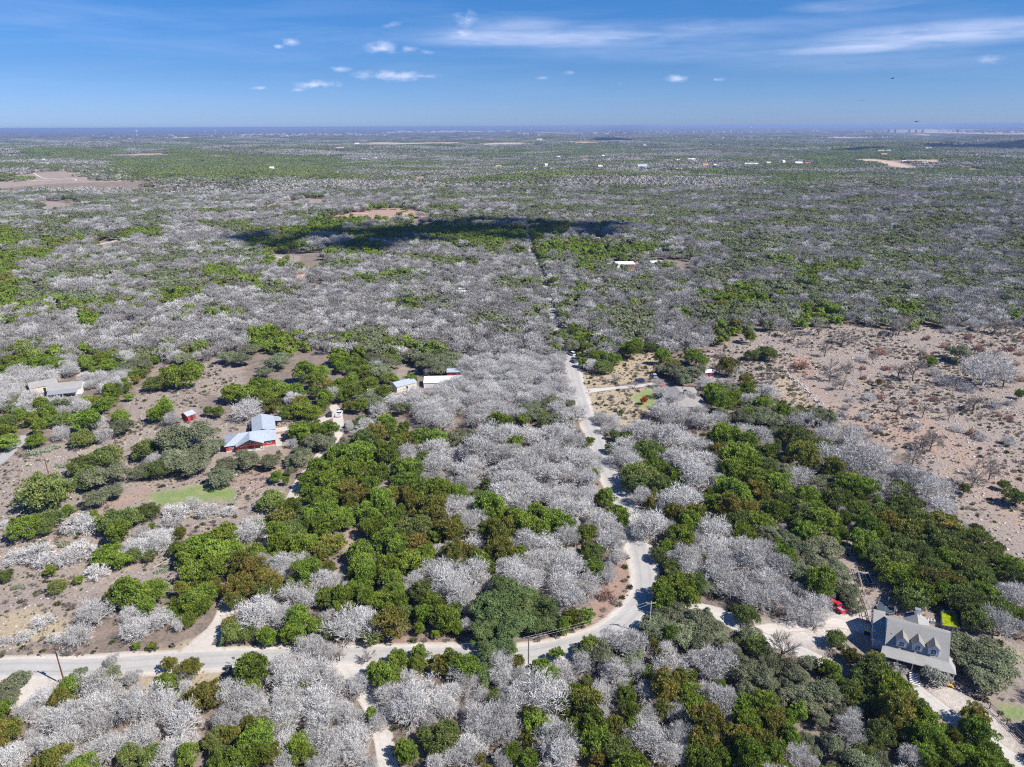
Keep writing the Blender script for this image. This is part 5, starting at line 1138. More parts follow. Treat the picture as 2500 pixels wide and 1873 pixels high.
for (u, v, lab) in ((10.9, 20.2, 'white air conditioner unit nearer the chimney'), (12.2, 20.4, 'white air conditioner unit nearer the green pool')):
    ac = empty('air_conditioner', hw(u, v), HA); tag(ac, lab, 'air conditioner'); MB().box(-.4, .4, -.4, .4, .05, .85).build('casing', M['white'], ac); MB().bar((0, 0, .85), (0, 0, .9), .3, .3, 12).build('fan_grille', M['dark'+'metal'], ac)
tr = empty('trampoline', hw(2.3, 20.7), HA); tag(tr, 'round trampoline with net poles behind the dormered house', 'trampoline')
n = 28; R_ = 2.05; mt = MB(); mt.add([(1.85*math.cos(2*math.pi*k/n), 1.85*math.sin(2*math.pi*k/n), .85) for k in range(n)]+[(1.85*math.cos(2*math.pi*k/n), 1.85*math.sin(2*math.pi*k/n), .83) for k in range(n)], [list(range(n)), list(range(n, 2*n))[::-1]]+[[k, n+k, n+(k+1) % n, (k+1) % n] for k in range(n)]); mt.build('jumping_mat', M['tramp'], tr)
rg = MB()
for k in range(n):
    a, b = 2*math.pi*k/n, 2*math.pi*(k+1)/n; rg.bar((R_*math.cos(a), R_*math.sin(a), .87), (R_*math.cos(b), R_*math.sin(b), .87), .055)
rg.build('rim', M['steel'], tr)
for k in range(6):
    a = 2*math.pi*(k+.3)/6; p = (R_*math.cos(a), R_*math.sin(a)); q = MB().bar((*p, 0), (*p, 2.6), .05, .05, 6).build('net_pole', M['palewood'], tr); MB().bar((*p, 2.6), (*p, 2.7), .09, .06, 6).build('cap', M['white'], q)
# above-ground pool
PC = [unp(2080+x/3.4, 1420+y/3.4, 1.3)[:2] for x, y in ((722, 262), (850, 280), (878, 420), (730, 395))]
PC = [Vector((*p, 0)) for p in PC]; pc = sum(PC, Vector())/4
po = empty('swimming_pool', pc); tag(po, 'rectangular above-ground pool of algae-green water behind the house', 'swimming pool')
loc_ = [p-pc for p in PC]; inn = [p*.9 for p in loc_]
for k in range(4):
    a, b = loc_[k], loc_[(k+1) % 4]; c_, d_ = inn[k], inn[(k+1) % 4]; nb = 7 if (b-a).length > 4 else 4
    w = MB(); w.add([(a.x, a.y, 0), (b.x, b.y, 0), (b.x, b.y, 1.25), (a.x, a.y, 1.25), (c_.x, c_.y, 0), (d_.x, d_.y, 0), (d_.x, d_.y, 1.25), (c_.x, c_.y, 1.25)], [[0, 1, 2, 3], [5, 4, 7, 6], [3, 2, 6, 7], [0, 4, 5, 1], [1, 5, 6, 2], [4, 0, 3, 7]])
    wo = w.build('side_wall', M['blue'] if k == 0 else M['darkmetal'], po)
    rim = MB()
    for j in range(nb):
        p = a.lerp(b, (j+.5)/nb)*1.05; rim.bar((p.x, p.y, 0), (p.x*.96, p.y*.96, 1.3), .05)
    rim.build('brace', M['steel'], wo)
MB().prism([(p.x, p.y) for p in inn], .9, 1.08).build('water', M['algae'], po)
for k in range(2):
    pts = [((255, 185), (300, 315), (245, 320), (205, 200)), ((345, 155), (430, 335), (370, 335), (300, 185))][k]
    pw = [Vector(unp(2060+x/6.355, 1380+y/6.355, .3)) for x, y in pts]; c0 = sum(pw, Vector())/4; c0.z = 0
    e = empty('garden_bed', c0); tag(e, ['white-edged garden bed frame nearer the fence', 'white-edged garden bed frame farther from the fence'][k], 'garden bed')
    for j in range(4):
        a, b = pw[j]-c0, pw[(j+1) % 4]-c0; a.z = b.z = .28; MB().bar(a, b, .08).build('edge_board', M['white'], e)
    MB().prism([((p-c0).x*.93, (p-c0).y*.93) for p in pw], .0, .2).build('soil', M['black'], e)

def rail_fence(name, pts, label, post_m, rail_m, rails=(1.25, .7), gap=2.4, hgt=1.4):
    P = [Vector(ground_at(*p)) for p in pts]; e = empty(name, P[0]); tag(e, label, 'fence')
    for i in range(len(P)-1):
        a, b = P[i]-P[0], P[i+1]-P[0]; L = (b-a).length; k = max(1, round(L/gap))
        for j in range(k+(i == len(P)-2)):
            q = a.lerp(b, j/k); MB().box(q.x-.07, q.x+.07, q.y-.07, q.y+.07, q.z-.1, q.z+hgt).build('post', M[post_m], e)
        for j in range(k):
            for r in rails:
                c, d = a.lerp(b, j/k), a.lerp(b, (j+1)/k); MB().bar(c+Vector((0, 0, r)), d+Vector((0, 0, r)), .06).build('rail', M[rail_m], e)
    return e
rail_fence('rail_fence', [(2086, 1400), (2100, 1450), (2117, 1497), (2126, 1530)], 'pale rail fence running up from the garage past the garden beds', 'palewood', 'palewood')
rail_fence('rail_fence', [(2094, 1478), (2103, 1500), (2110, 1528), (2120, 1545)], 'short dark gate fence beside the pale rail fence', 'postwood', 'postwood')
rail_fence('rail_fence', [(2315, 1681), (2350, 1700), (2388, 1722), (2430, 1760), (2470, 1800), (2530, 1862)], 'dark post and rail fence running down beside the pale track', 'postwood', 'postwood')

# the blue-roofed house
BX, BY, BA = -103.4, 227.1, math.atan2(.346, .938)
def bw(u, v, z=0): return (BX+u*math.cos(BA)-v*math.sin(BA), BY+u*math.sin(BA)+v*math.cos(BA), z)
bh = empty('red_house', (BX, BY, 0), BA); tag(bh, 'red house with pale blue metal roof and timber gable porch', 'house')
MB().box(.4, 17.4, .2, 9.9, .55, 2.6).build('wall', M['red'], bh); MB().box(.38, 17.42, .18, 9.92, 0, .55).build('base_wall', M['stone'], bh)
MB().box(10.2, 17.4, 9.93, 21.8, 0, 2.9).build('wall', M['red'], bh)
hip = MB(); hip.slab([(-.1, -.3, 2.6), (17.9, -.3, 2.6), (12.9, 4.8, 5.0), (5.1, 4.8, 5.0)], .12); hip.slab([(18.0, 10.4, 2.6), (-.1, 10.4, 2.6), (5.1, 4.805, 5.0), (12.9, 4.805, 5.0)], .12); hip.build('roof', M['metal_x'], bh)
hip = MB(); hip.slab([(-.1, 10.395, 2.6), (-.1, -.295, 2.6), (5.095, 4.8, 5.0)], .12); hip.slab([(17.9, -.295, 2.6), (17.98, 10.395, 2.6), (12.905, 4.8, 5.0)], .12); hip.build('roof', M['metal_y'], bh)
gp = MB(); gp.slab([(3.9, -2.1, 2.62), (8.85, -3.0, 5.15), (8.85, 4.6, 5.15), (3.9, .2, 2.9)], .12); gp.slab([(13.5, -2.1, 2.62), (13.5, .2, 2.9), (8.853, 4.6, 5.15), (8.853, -3.0, 5.15)], .12); gp.build('porch_roof', M['metal_y'], bh)
rr = MB(); rr.slab([(9.6, 22.3, 3.0), (9.6, 8.5, 3.0), (13.5, 6.6, 4.75), (13.5, 22.3, 4.75)], .12); rr.slab([(13.503, 22.3, 4.75), (13.503, 6.6, 4.75), (18.2, 8.6, 3.0), (18.2, 22.3, 3.0)], .12); rr.build('rear_roof', M['metal_y'], bh)
MB().slab([(18.25, 17.2, 2.95), (20.6, 17.2, 2.7), (20.6, 22.1, 2.7), (18.25, 22.1, 2.95)], .1).build('carport_roof', M['metal_x'], bh)
for u, v in ((20.4, 17.4), (20.4, 21.9)): MB().box(u-.08, u+.08, v-.08, v+.08, 0, 2.6).build('carport_post', M['timber'], bh)
tm = MB(); tm.bar((4.4, -1.9, 2.5), (13.0, -1.9, 2.5), .12); tm.bar((4.4, -1.9, 2.6), (8.7, -2.0, 4.8), .1); tm.bar((13.0, -1.9, 2.6), (8.7, -2.0, 4.8), .1); tm.bar((8.7, -1.9, 2.5), (8.7, -2.0, 4.7), .1); tm.bar((7.0, -1.9, 2.5), (7.9, -1.95, 4.2), .08); tm.bar((10.4, -1.9, 2.5), (9.5, -1.95, 4.2), .08)
tm.build('gable_truss', M['timber'], bh)
for u in (4.6, 7.4, 10.2, 12.9): MB().box(u-.11, u+.11, -1.95, -1.75, 0, 2.45).build('porch_post', M['timber'], bh)
MB().box(4.2, 13.3, -2.2, .15, 0, .3).build('porch_floor', M['concrete'], bh)
for u, w in ((15.2, 1.4), (11.6, 1.2), (2.2, 1.4), (6.0, 1.2)): window_(bh, (u, .2, 1.75), w, 1.0)
MB().box(8.2, 9.2, .12, .19, .3, 2.35).build('door', M['timber'], bh); window_(bh, (17.4, 5, 1.7), 1.2, 1.0, 'r'); MB().box(8.7, 9.55, 15.5, 19, 0, 2.2).build('side_porch', M['darkmetal'], bh)
MB().box(17.5, 19.6, -.8, 10.2, .0, .12).build('side_path', M['concrete'], bh)
# small red shed
def shed(name, label, sx, sy, w, d, h, rz, wm, rm, ridge=.8, cat='shed', door=True, flat=False):
    p = ground_at(sx, sy); e = empty(name, p, rz); tag(e, label, cat)
    if flat: MB().box(-w/2, w/2, -d/2, d/2, -.3, h).build('wall', M[wm], e); MB().slab([(-w/2-.2, -d/2-.2, h+.05), (w/2+.2, -d/2-.2, h+.05), (w/2+.2, d/2+.2, h+.05+ridge), (-w/2-.2, d/2+.2, h+.05+ridge)], .1).build('roof', M[rm], e)
    else: walls(MB(), -w/2, w/2, -d/2, d/2, -.3, h, 0, h+ridge).build('wall', M[wm], e); gable(MB(), -w/2, w/2, -d/2, d/2, h+.14, 0, h+ridge+.14, .25, .1).build('roof', M[rm], e)
    if door: MB().box(-.5, .5, -d/2-.05, -d/2-.005, 0, min(2.0, h-.2)).build('door', M['glass'], e)
    return e
shed('garden_shed', 'small red shed with grey roof beside the big juniper', 461, 1017, 3.6, 3.8, 2.4, math.radians(60), 'red', 'metal_x', 1.0)
shed('storage_hut', 'small hut with white roof and red wall beyond the brown-roofed house', 1727, 921, 4.0, 4.0, 2.2, math.radians(10), 'red', 'whiteroof', .7)
shed('canopy_tent', 'tiny white tent roof among junipers near the workshop', 906, 958, 3.2, 3.2, 1.9, .3, 'white', 'whiteroof', .8, 'tent', False)
ws_ = shed('workshop', 'silver metal-roofed workshop partly under leafless trees', 985, 946, 10, 6.5, 2.7, math.radians(38), 'greyroof' if False else 'cream', 'metal_x', 1.2, 'workshop')
shed('long_shed', 'long low white-roofed shed behind the leafless wood', 1082, 938, 17.0, 7.5, 2.4, math.radians(3), 'white', 'whiteroof', .5, 'shed', flat=True)
shed('rust_red_shed', 'rust-red shed with silver roof behind the long white shed', 1111, 918, 7.0, 5.0, 3.0, math.radians(2), 'red', 'metal_x', .9, 'shed')
# brown-roofed house beyond the drive
e = empty('hip_roofed_house', ground_at(1651, 975), 0.02); tag(e, 'low house with wide grey-brown hip roof and small chimney', 'house')
cx_, cy_ = e.location.x, e.location.y
def L2(x, y, z): return (x-cx_, y-cy_, z)
MB().box(*[v for p in ((64.6, 78.6), (263, 283.5)) for v in (p[0]-(cx_ if p[0] < 100 else cy_), p[1]-(cx_ if p[0] < 100 else cy_))], 0, 2.8).build('wall', M['cream'], e)
r = MB(); r.slab([L2(63.9, 262, 2.85), L2(71.2, 266.5, 5.1), L2(70.2, 280, 5.1), L2(63.9, 284, 2.85)][::-1], .12); r.slab([L2(71.203, 266.5, 5.1), L2(79.4, 262, 2.85), L2(79.6, 284.4, 2.85), L2(70.203, 280, 5.1)], .12)
r.slab([L2(63.91, 261.99, 2.85), L2(79.39, 261.99, 2.85), L2(71.2, 266.49, 5.1)], .12); r.slab([L2(79.59, 284.41, 2.85), L2(63.91, 284.01, 2.85), L2(70.2, 280.01, 5.1)], .12); r.build('roof', M['shingle_b'], e)
MB().box(.3+71.2-cx_, 1.3+71.2-cx_, 271-cy_, 272.2-cy_, 4.3, 6.3).build('chimney', M['cream'], e); MB().box(.2+71.2-cx_, 1.4+71.2-cx_, 270.9-cy_, 272.3-cy_, 6.3, 6.5).build('chimney_cap', M['black'], e)
for x, y, z in ((72.9, 279, 4.6), (74.2, 265.8, 4.0)): MB().box(x-cx_-.2, x-cx_+.2, y-cy_-.2, y-cy_+.2, z-.3, z+.25).build('roof_vent', M['black'], e)
window_(e, (64.6-cx_, 268-cy_, 1.6), 1.4, 1.1, 'l'); window_(e, (64.6-cx_, 275-cy_, 1.6), 1.4, 1.1, 'l')
# grey twin houses far left
shed('grey_roofed_house', 'grey-roofed cream house, the left one of the twin pair in leafless trees', 108, 941, 10.5, 8.0, 2.8, math.radians(38), 'cream', 'shingle', 1.5, 'house')
b2 = shed('grey_roofed_house', 'larger grey-roofed house with ribbed lean-to porch, right of the twin pair', 165, 948, 13.0, 9.0, 2.9, math.radians(20), 'white', 'shingle', 1.7, 'house')
MB().slab([(-6, -8.4, 2.3), (5.5, -8.4, 2.3), (5.5, -4.4, 3.0), (-6, -4.4, 3.0)], .1).build('lean_to_roof', M['greyroof'], b2)
for u in (-5.6, 0, 5.2): MB().box(u-.08, u+.08, -8.2, -8.04, 0, 2.15).build('porch_post', M['white'], b2)
# far homesteads: photo x, y, width, depth, wall h, turn, wall, roof, ridge, label, flat
FARH = [
 (1528,655,15,9,3.2,.05,'white','whiteroof',.8,'white ranch house with red garage door in the brown clearing',True),(1500,655,11,8,2.8,.05,'white','greyroof',.8,'grey-roofed wing left of the white ranch house',False),
 (1603,652,9,6,3.0,0,'white','whiteroof',1.2,'small white outbuilding right of the white ranch house',False),(1606,666,9,3,2.0,-.4,'white','whiteroof',.3,'white trailer below the small white outbuilding',True),
 (1427,573,14,8,3.2,.1,'cream','greyroof',1.0,'pale roof at the shaded wood edge left of the far pool',False),(1452,592,12,9,3.0,.1,'cream','greyroof',1.2,'grey house beside the far turquoise pool',False),
 (814,716,14,9,3.2,-.1,'white','greyroof',1.2,'grey-white roof in leafless trees above the white sheet',False),(735,678,11,9,2.5,.2,'cream','orangeroof',1.2,'terracotta-orange roof among leafless trees',False),
 (1117,722,13,8,3,.1,'white','whiteroof',1.0,'white roof among leafless trees left of the far road',False),(1148,712,18,8,3,.05,'white','whiteroof',.8,'long white roof beyond the leafless wood',True),(1060,735,9,6,2.6,.3,'white','whiteroof',.6,'small pale roof left of the white roofs',True),
 (764,592,26,10,3,.02,'white','greyroof',1.3,'long blue-grey house in the cloud shadow',False),(699,596,7,5,3,.4,'white','whiteroof',1,'small white shed in the cloud shadow',False),
 (375,572,12,8,3,.1,'white','greyroof',1,'small grey house at the far left clearing',False),(229,598,5,4,3,.2,'white','whiteroof',.8,'tiny white shed at the far left clearing',False),(310,514,16,9,3,-.5,'white','whiteroof',1.5,'white-roofed house in the left woods',False),(430,516,20,8,3,0,'white','whiteroof',1,'thin white roof in the left woods',True),
 (113,393,42,18,6,0,'cream','greyroof',2.5,'broad grey-roofed lodge on the left hill',False),(112,383,20,12,5,0,'white','whiteroof',2,'white upper block behind the hill lodge',True),(61,389,12,8,4,.2,'white','whiteroof',2,'small white house left of the hill lodge',False),(93,376,9,6,4,.2,'white','whiteroof',1.5,'tiny white house above the hill lodge',False),
 (669,411,18,14,8,.1,'white','whiteroof',3,'lone white barn in the left far woods',False),(894,388,26,16,5,0,'white','whiteroof',2,'left of two white roofs in the far woods',False),(922,386,26,14,5,0,'white','whiteroof',2,'right of two white roofs in the far woods',False),(1222,410,26,16,5,.2,'cream','orangeroof',4,'orange-roofed house in the far woods',False),
 (1338,414,12,12,12,0,'white','whiteroof',4,'tall white house in the far homesteads',False),(1313,417,16,10,5,0,'white','whiteroof',2,'pale house left of the tall white house',False),(1353,418,22,12,5,.1,'white','greyroof',3,'grey house right of the tall white house',False),
 (1368,387,26,14,6,0,'white','whiteroof',3,'white house above the tall white house',False),(1434,395,24,14,5,0,'cream','orangeroof',3,'tan-roofed house amid the far homesteads',False),(1469,413,18,14,5,.3,'white','whiteroof',4,'small white gable house amid the far homesteads',False),
 (1492,395,20,12,5,0,'white','whiteroof',2,'pale house above the small gable house',False),(1477,386,16,16,6,.4,'white','whiteroof',4,'white house highest of the middle homesteads',False),(1572,415,40,18,7,0,'cream','metal_x',5,'large pale green-grey roofed house in the far woods',False),
 (1660,398,14,10,5,0,'white','whiteroof',2,'tiny white house above the far green-roofed one',False),(1661,420,28,14,4,0,'white','whiteroof',3,'white hip house between the far woods',False),(1693,397,34,14,5,0,'cream','whiteroof',3,'pale long house between far oaks',False),(1726,413,24,16,7,0,'cream','orangeroof',4,'tan stone house in the far homesteads',False),
 (1750,413,12,10,6,0,'white','whiteroof',3,'small white house beside the tan stone house',False),(1839,409,60,16,5,0,'cream','whiteroof',2,'long low pale house group',True),(1880,408,18,12,6,0,'white','whiteroof',3,'pale house right of the long low one',False),(1916,407,14,12,9,.5,'white','whiteroof',4,'white gabled house in the far homesteads',False),
 (1953,409,34,18,6,0,'white','whiteroof',4,'bright white house at the end of the far homesteads',False),(1976,409,24,14,5,0,'cream','orangeroof',3,'tan house beside the bright white one',False),(2155,378,46,20,5,0,'white','whiteroof',2,'left white roof below the dark shadow band',False),(2173,378,34,18,5,0,'white','whiteroof',2,'right white roof below the dark shadow band',False),
 (2162,389,40,18,7,0,'red','orangeroof',4,'reddish roofed house in the far right woods',False),(2212,405,24,14,4,0,'white','whiteroof',2,'white roof at the far pale clearing',False),(2263,409,30,12,4,.1,'white','whiteroof',2,'white strip roof in the far right clearing',True),(2273,373,50,20,5,0,'white','whiteroof',2,'white roof within the dark shadow band',True),
 (2386,370,60,22,5,0,'white','whiteroof',2,'pale roof at the right of the shadow band',True),(2411,368,50,22,5,0,'white','whiteroof',2,'second pale roof at the right of the shadow band',True),(2026,370,40,18,5,0,'cream','whiteroof',2,'pale roof left of the shadow band',False),(1973,371,26,16,5,0,'cream','whiteroof',2,'small pale roof far left of the shadow band',False),
 (1527,359,60,30,5,0,'white','whiteroof',2,'long pale farm roof on the far plain',True),(1579,359,30,20,6,0,'white','whiteroof',2,'small white farm roof on the far plain',False),(877,350,60,30,10,.2,'white','whiteroof',4,'white barn by the tan field',False),(1322,344,70,40,10,0,'white','whiteroof',4,'white barn on the blue plain',False)]
for (sx_, sy_, w, d, h, rz_, wm, rm, rg_, lab, fl_) in FARH:
    if sy_ < 480: w, d, h = w*.62, d*.7, h*.9
    e = shed('homestead', lab, sx_, sy_, w, d, h, rz_, wm, rm, rg_, 'house', False, fl_)
    if sx_ == 1528: MB().box(2.6, 7.0, -d/2-.06, -d/2-.01, 0, 2.9).build('garage_door', M['brightred'], e)
dk = empty('deck', ground_at(1532, 662)); tag(dk, 'red timber deck in front of the white ranch house', 'deck'); MB().box(-3.2, 3.2, -2.5, 2.5, 0, .6).build('floor', M['brightred'], dk)
rl = MB(); rl.bar((-3.2, -2.5, 1.5), (3.2, -2.5, 1.5), .08).bar((-3.2, -2.5, .6), (-3.2, -2.5, 1.5), .06).bar((3.2, -2.5, .6), (3.2, -2.5, 1.5), .06).bar((0, -2.5, .6), (0, -2.5, 1.5), .06); rl.build('railing', M['brightred'], dk)
fp = empty('garden_pool', ground_at(1473, 594)); tag(fp, 'turquoise garden pool with orange paving at the wood edge', 'garden pool'); MB().box(-5, 5, -2.5, 2.5, 0, .35).build('water', M['teal'], fp); MB().box(-7, 9, 2.6, 6, 0, .5).build('paving', M['orangeroof'], fp); MB().box(-12, 12, -5, -2.6, 0, .3).build('paving', M['concrete'], fp)
sh = MB().box(-4, 4, -2.5, 2.5, .02, .8).build('flat_roof_box', M['whiteroof']); sh.location = ground_at(841, 718); tag(sh, 'flat white sheet roof beside the grey-white house', 'shed')

# ------------------------------------------------------------------ vehicles
def car(name, label, sx, sy, rz, paint, L=4.5, Wd=1.8, Hh=1.5, truck=False, cat='car'):
    p = ground_at(sx, sy, .04); e = empty(name, p, rz); tag(e, label, cat)
    def loft(prof, taper, m, nm, y0=Wd/2):
        n = len(prof); V = []
        for s in (-1, 1):
            for (x, z) in prof: V.append((x, s*y0*(1-taper*max(0, z-.75*1)), z))
        b = MB(); b.add(V, [list(range(n)), list(range(n, 2*n))[::-1]]+[[(k+1) % n, k, n+k, n+(k+1) % n] for k in range(n)]); return b.build(nm, m, e)
    h = L/2
    if truck:
        loft([(-h, .42), (h-.1, .42), (h, .7), (h-.05, 1.0), (.9, 1.12), (.88, 1.13), (-.9, 1.1), (-.92, .72), (-h+.1, .72), (-h+.08, 1.08), (-h, 1.08)], 0, paint, 'body')
        for s in (-1, 1): MB().box(-h+.1, -.9, s*(Wd/2-.06)-.05, s*(Wd/2-.06)+.05, .72, 1.1).build('bed_side', paint, e)
        MB().box(-h+.12, -.95, -Wd/2+.12, Wd/2-.12, .725, .76).build('bed_floor', M['steel'], e)
        loft([(-.85, 1.1), (.88, 1.1), (.35, 1.66), (-.7, 1.68)], .28, M['glass'], 'windows'); loft([(-.72, 1.66), (.33, 1.65), (.28, 1.73), (-.66, 1.74)], .30, paint, 'cab_roof')
    else:
        loft([(-h, .40), (h, .40), (h, .68), (h-.12, .86), (h-1.25, .97), (-h+.35, 1.0), (-h+.02, .92)], 0, paint, 'body')
        loft([(-h+.25, .98), (h-1.2, .96), (h-1.95, Hh-.06), (-h+.75, Hh-.05)], .22, M['glass'], 'windows'); loft([(-h+.72, Hh-.08), (h-1.9, Hh-.08), (h-2.05, Hh+.01), (-h+.9, Hh+.02)], .24, paint, 'car_roof')
    for x in (-h+.85, h-.85):
        for s in (-1, 1): w = MB().bar((x, s*(Wd/2-.2), .33), (x, s*(Wd/2+.01), .33), .34, .34, 12).build('wheel', M['black'], e); MB().bar((x, s*(Wd/2+.012), .33), (x, s*(Wd/2+.03), .33), .18, .18, 8).build('rim', M['steel'], w)
    for s in (-1, 1): MB().box(h-.06, h+.015, s*(Wd/2-.3)-.16, s*(Wd/2-.3)+.16, .62, .78).build('headlight', M['white'], e); MB().box(-h-.015, -h+.06, s*(Wd/2-.2)-.1, s*(Wd/2-.2)+.1, .66, .88).build('tail_light', M['brightred'], e)
    return e
P_ = lambda n, c, r=.25: mat(n, c, r, .03, 1.0, .6)
M['p_white'] = P_('white_car_paint', (.80, .80, .80)); M['p_black'] = P_('black_car_paint', (.02, .022, .03)); M['p_blue'] = P_('blue_car_paint', (.02, .035, .13)); M['p_silver'] = P_('silver_car_paint', (.42, .44, .46)); M['p_red'] = P_('red_car_paint', (.60, .01, .03)); M['p_bluegrey'] = P_('blue_grey_paint', (.12, .14, .25))
car('parked_car', 'black car with red tail end parked on the white gravel', 805, 1011, math.radians(100), M['p_black'])
car('pickup_truck', 'white pickup parked beside the black car', 828, 1010, math.radians(88), M['p_white'], 5.6, 2.0, truck=True, cat='pickup truck')
car('pickup_truck', 'bright red pickup half under the oak by the turnaround', 2037, 1492, math.radians(112), M['p_red'], 4.9, 1.9, truck=True, cat='pickup truck')
car('parked_car', 'dark blue car parked on the dry lawn beside the paved drive', 1562, 936, math.radians(8), M['p_blue'], 4.8)
car('parked_car', 'dark silver car beside the pole at the wood edge', 1597, 924, math.radians(95), M['p_silver'], 4.7, 1.9, 1.75)
car('parked_car', 'blue-grey car at the shaded road edge, nearer one', 1401, 886, math.radians(118), M['p_bluegrey'], 4.5)
car('parked_car', 'pale van at the shaded road edge behind the blue-grey car', 1397, 868, math.radians(118), M['p_white'], 4.9, 1.9, 1.9, cat='van')
car('parked_car', 'red car showing beside the brown-roofed house', 1612, 951, math.radians(70), M['p_red'])

# ------------------------------------------------------------------ poles and wires
def pole(base, top_y, label, m='poleg', base_w=None, hgt=None, cross=True, transformer=False):
    p = Vector(base_w) if base_w else Vector(ground_at(*base))
    if hgt is None:
        hgt = 4.0
        for _ in range(60):
            if float(proj((p.x, p.y, p.z+hgt))[1][0]) <= top_y: break
            hgt += .25
    e = empty('power_pole', p); tag(e, label, 'power pole'); MB().bar((0, 0, -.2), (0, 0, hgt), .17, .12, 8).build('pole', M[m], e)
    if cross:
        MB().box(-1.1, 1.1, -.06, .06, hgt-.55, hgt-.42).build('crossarm', M[m], e)
        for q in (-1.0, 0, 1.0): MB().bar((q, 0, hgt-.42), (q, 0, hgt-.2), .05, .07, 6).build('insulator', M['white'], e)
    if transformer: MB().bar((.35, 0, hgt-2.0), (.35, 0, hgt-1.1), .25, .25, 10).build('transformer', M['steel'], e)
    return Vector((p.x, p.y, p.z+hgt-.2))
pa = pole((153, 1664), 1572, 'reddish wooden power pole standing by the roadside', 'pole', transformer=True)
pb = pole((1284, 1640), 1556, 'grey wire pole between the oaks at the lower bend')
w0_ = Vector((*unp(1491, 1526)[:2], 0)); pcb = w0_-8.6*Vector((SHX, SHY, 0))
pcp = pole(None, 0, 'pale power pole behind the oak inside the road bend', 'palewood', base_w=(pcb.x, pcb.y, 0), hgt=9.3)
pd = pole((118, 1153), 1112, 'dark pole rising behind the lone round juniper', 'pole'); pe = pole((283, 1085), 1060, 'dark pole in the open ground beyond the cactus patch', 'pole')
pf = pole((434, 1052), 1022, 'dark pole in front of the small red shed', 'pole', cross=False); pg = pole((1594, 923), 888, 'thin dark pole beside the silver car', 'pole', cross=False); ph = pole((721, 642), 607, 'tall thin pole beside the cloud-shaded drive', 'poleg', cross=False)
def wire(a, b, sag, label, off=0):
    a = a+Vector((off, 0, 0)); b = b+Vector((off, 0, 0)); g = MB(); k = 14; pts = [a.lerp(b, i/k)-Vector((0, 0, sag*4*(i/k)*(1-i/k))) for i in range(k+1)]
    for i in range(k): g.bar(pts[i], pts[i+1], .012, n=3)
    tag(g.build('power_wire', M['steel']), label, 'wire')
wire(pb, pcp, .5, 'upper wire from the grey pole to the pale bend pole', -.9); wire(pb, pcp, .6, 'lower wire from the grey pole to the pale bend pole', .9)
wire(pa, pb, 2.6, 'long wire along the road from the reddish pole', .9); wire(pd, pe, 1.5, 'wire between the two dark poles of the open ground', 0)

# roadside small things
def post_box(name, label, cat, sx, sy, boxm, h=1.1, s=(.22, .45, .25)):
    e = empty(name, ground_at(sx, sy), .4); tag(e, label, cat); MB().box(-.05, .05, -.05, .05, 0, h).build('post', M['wood'], e); MB().box(-s[0], s[0], -s[1]/2, s[1]/2, h, h+s[2]).build('box', M[boxm], e)
post_box('mailbox', 'black mailbox on a post inside the road bend', 'mailbox', 1536, 1443, 'black'); post_box('mailbox', 'dark mailbox at the corner of the paved drive', 'mailbox', 1437, 962, 'black')
post_box('mailbox', 'black mailbox on the verge right of the reddish pole\'s shrubs', 'mailbox', 418, 1576, 'black'); post_box('mailbox', 'low dark box on the verge near the reddish pole', 'mailbox', 95, 1593, 'black')
for sx_, lab in ((548, 'left black bin beside the small road sign'), (556, 'right black bin beside the small road sign')):
    e = empty('refuse_bin', ground_at(sx_, 1629)); tag(e, lab, 'bin'); MB().box(-.35, .35, -.35, .35, 0, .85).build('bin', M['black'], e); MB().box(-.38, .38, -.38, .38, .85, .95).build('lid', M['darkmetal'], e)
e = empty('road_sign', ground_at(567, 1620)); tag(e, 'small green-grey road sign on a thin post', 'sign'); MB().bar((0, 0, 0), (0, 0, 2.6), .04).build('post', M['steel'], e); MB().box(-.35, .35, -.03, -.01, 1.9, 2.5).build('sign_board', M['steel'], e)
e = empty('refuse_bin', ground_at(534, 1571)); tag(e, 'green bin in juniper shade at the driveway mouth', 'bin'); MB().box(-.35, .35, -.35, .35, 0, 1.0).build('bin', M['green'], e); MB().box(-.38, .38, -.4, .38, 1.0, 1.08).build('lid', M['green'], e)
# ------------------------------------------------------------------ stones, brush, cactus, rubble wall
g3 = np.random.default_rng(33)
def rock_mesh(seed):
    g = np.random.default_rng(seed); ph = (1+5**.5)/2
    V = np.array([(-1, ph, 0), (1, ph, 0), (-1, -ph, 0), (1, -ph, 0), (0, -1, ph), (0, 1, ph), (0, -1, -ph), (0, 1, -ph), (ph, 0, -1), (ph, 0, 1), (-ph, 0, -1), (-ph, 0, 1)])/1.9
    F_ = np.array([(0, 11, 5), (0, 5, 1), (0, 1, 7), (0, 7, 10), (0, 10, 11), (1, 5, 9), (5, 11, 4), (11, 10, 2), (10, 7, 6), (7, 1, 8), (3, 9, 4), (3, 4, 2), (3, 2, 6), (3, 6, 8), (3, 8, 9), (4, 9, 5), (2, 4, 11), (6, 2, 10), (8, 6, 7), (9, 8, 1)])
    V = V*g.uniform(.7, 1.25, (12, 1))*np.array([1, .75, .45]); V[:, 2] += .15; return mesh_np('rock', V, F_, [M['limestone']])
M['limestone'] = mat('loose_limestone', (.50, .46, .42), .9, .25, 1.0, rand=.25)
M['drygrass'] = leaf_mat('dry_grass', [(0, (.22, .175, .13)), (.5, (.36, .30, .22)), (1, (.46, .40, .30))], rand=.2, transl=.1)
M['brush'] = leaf_mat('grey_brown_brush', [(0, (.17, .14, .12)), (.5, (.29, .25, .22)), (1, (.42, .37, .34))], rand=.2, transl=0)
M['weed'] = leaf_mat('olive_weeds', [(0, (.09, .11, .05)), (1, (.22, .24, .12))], rand=.2)
rocks = [rock_mesh(i) for i in range(4)]
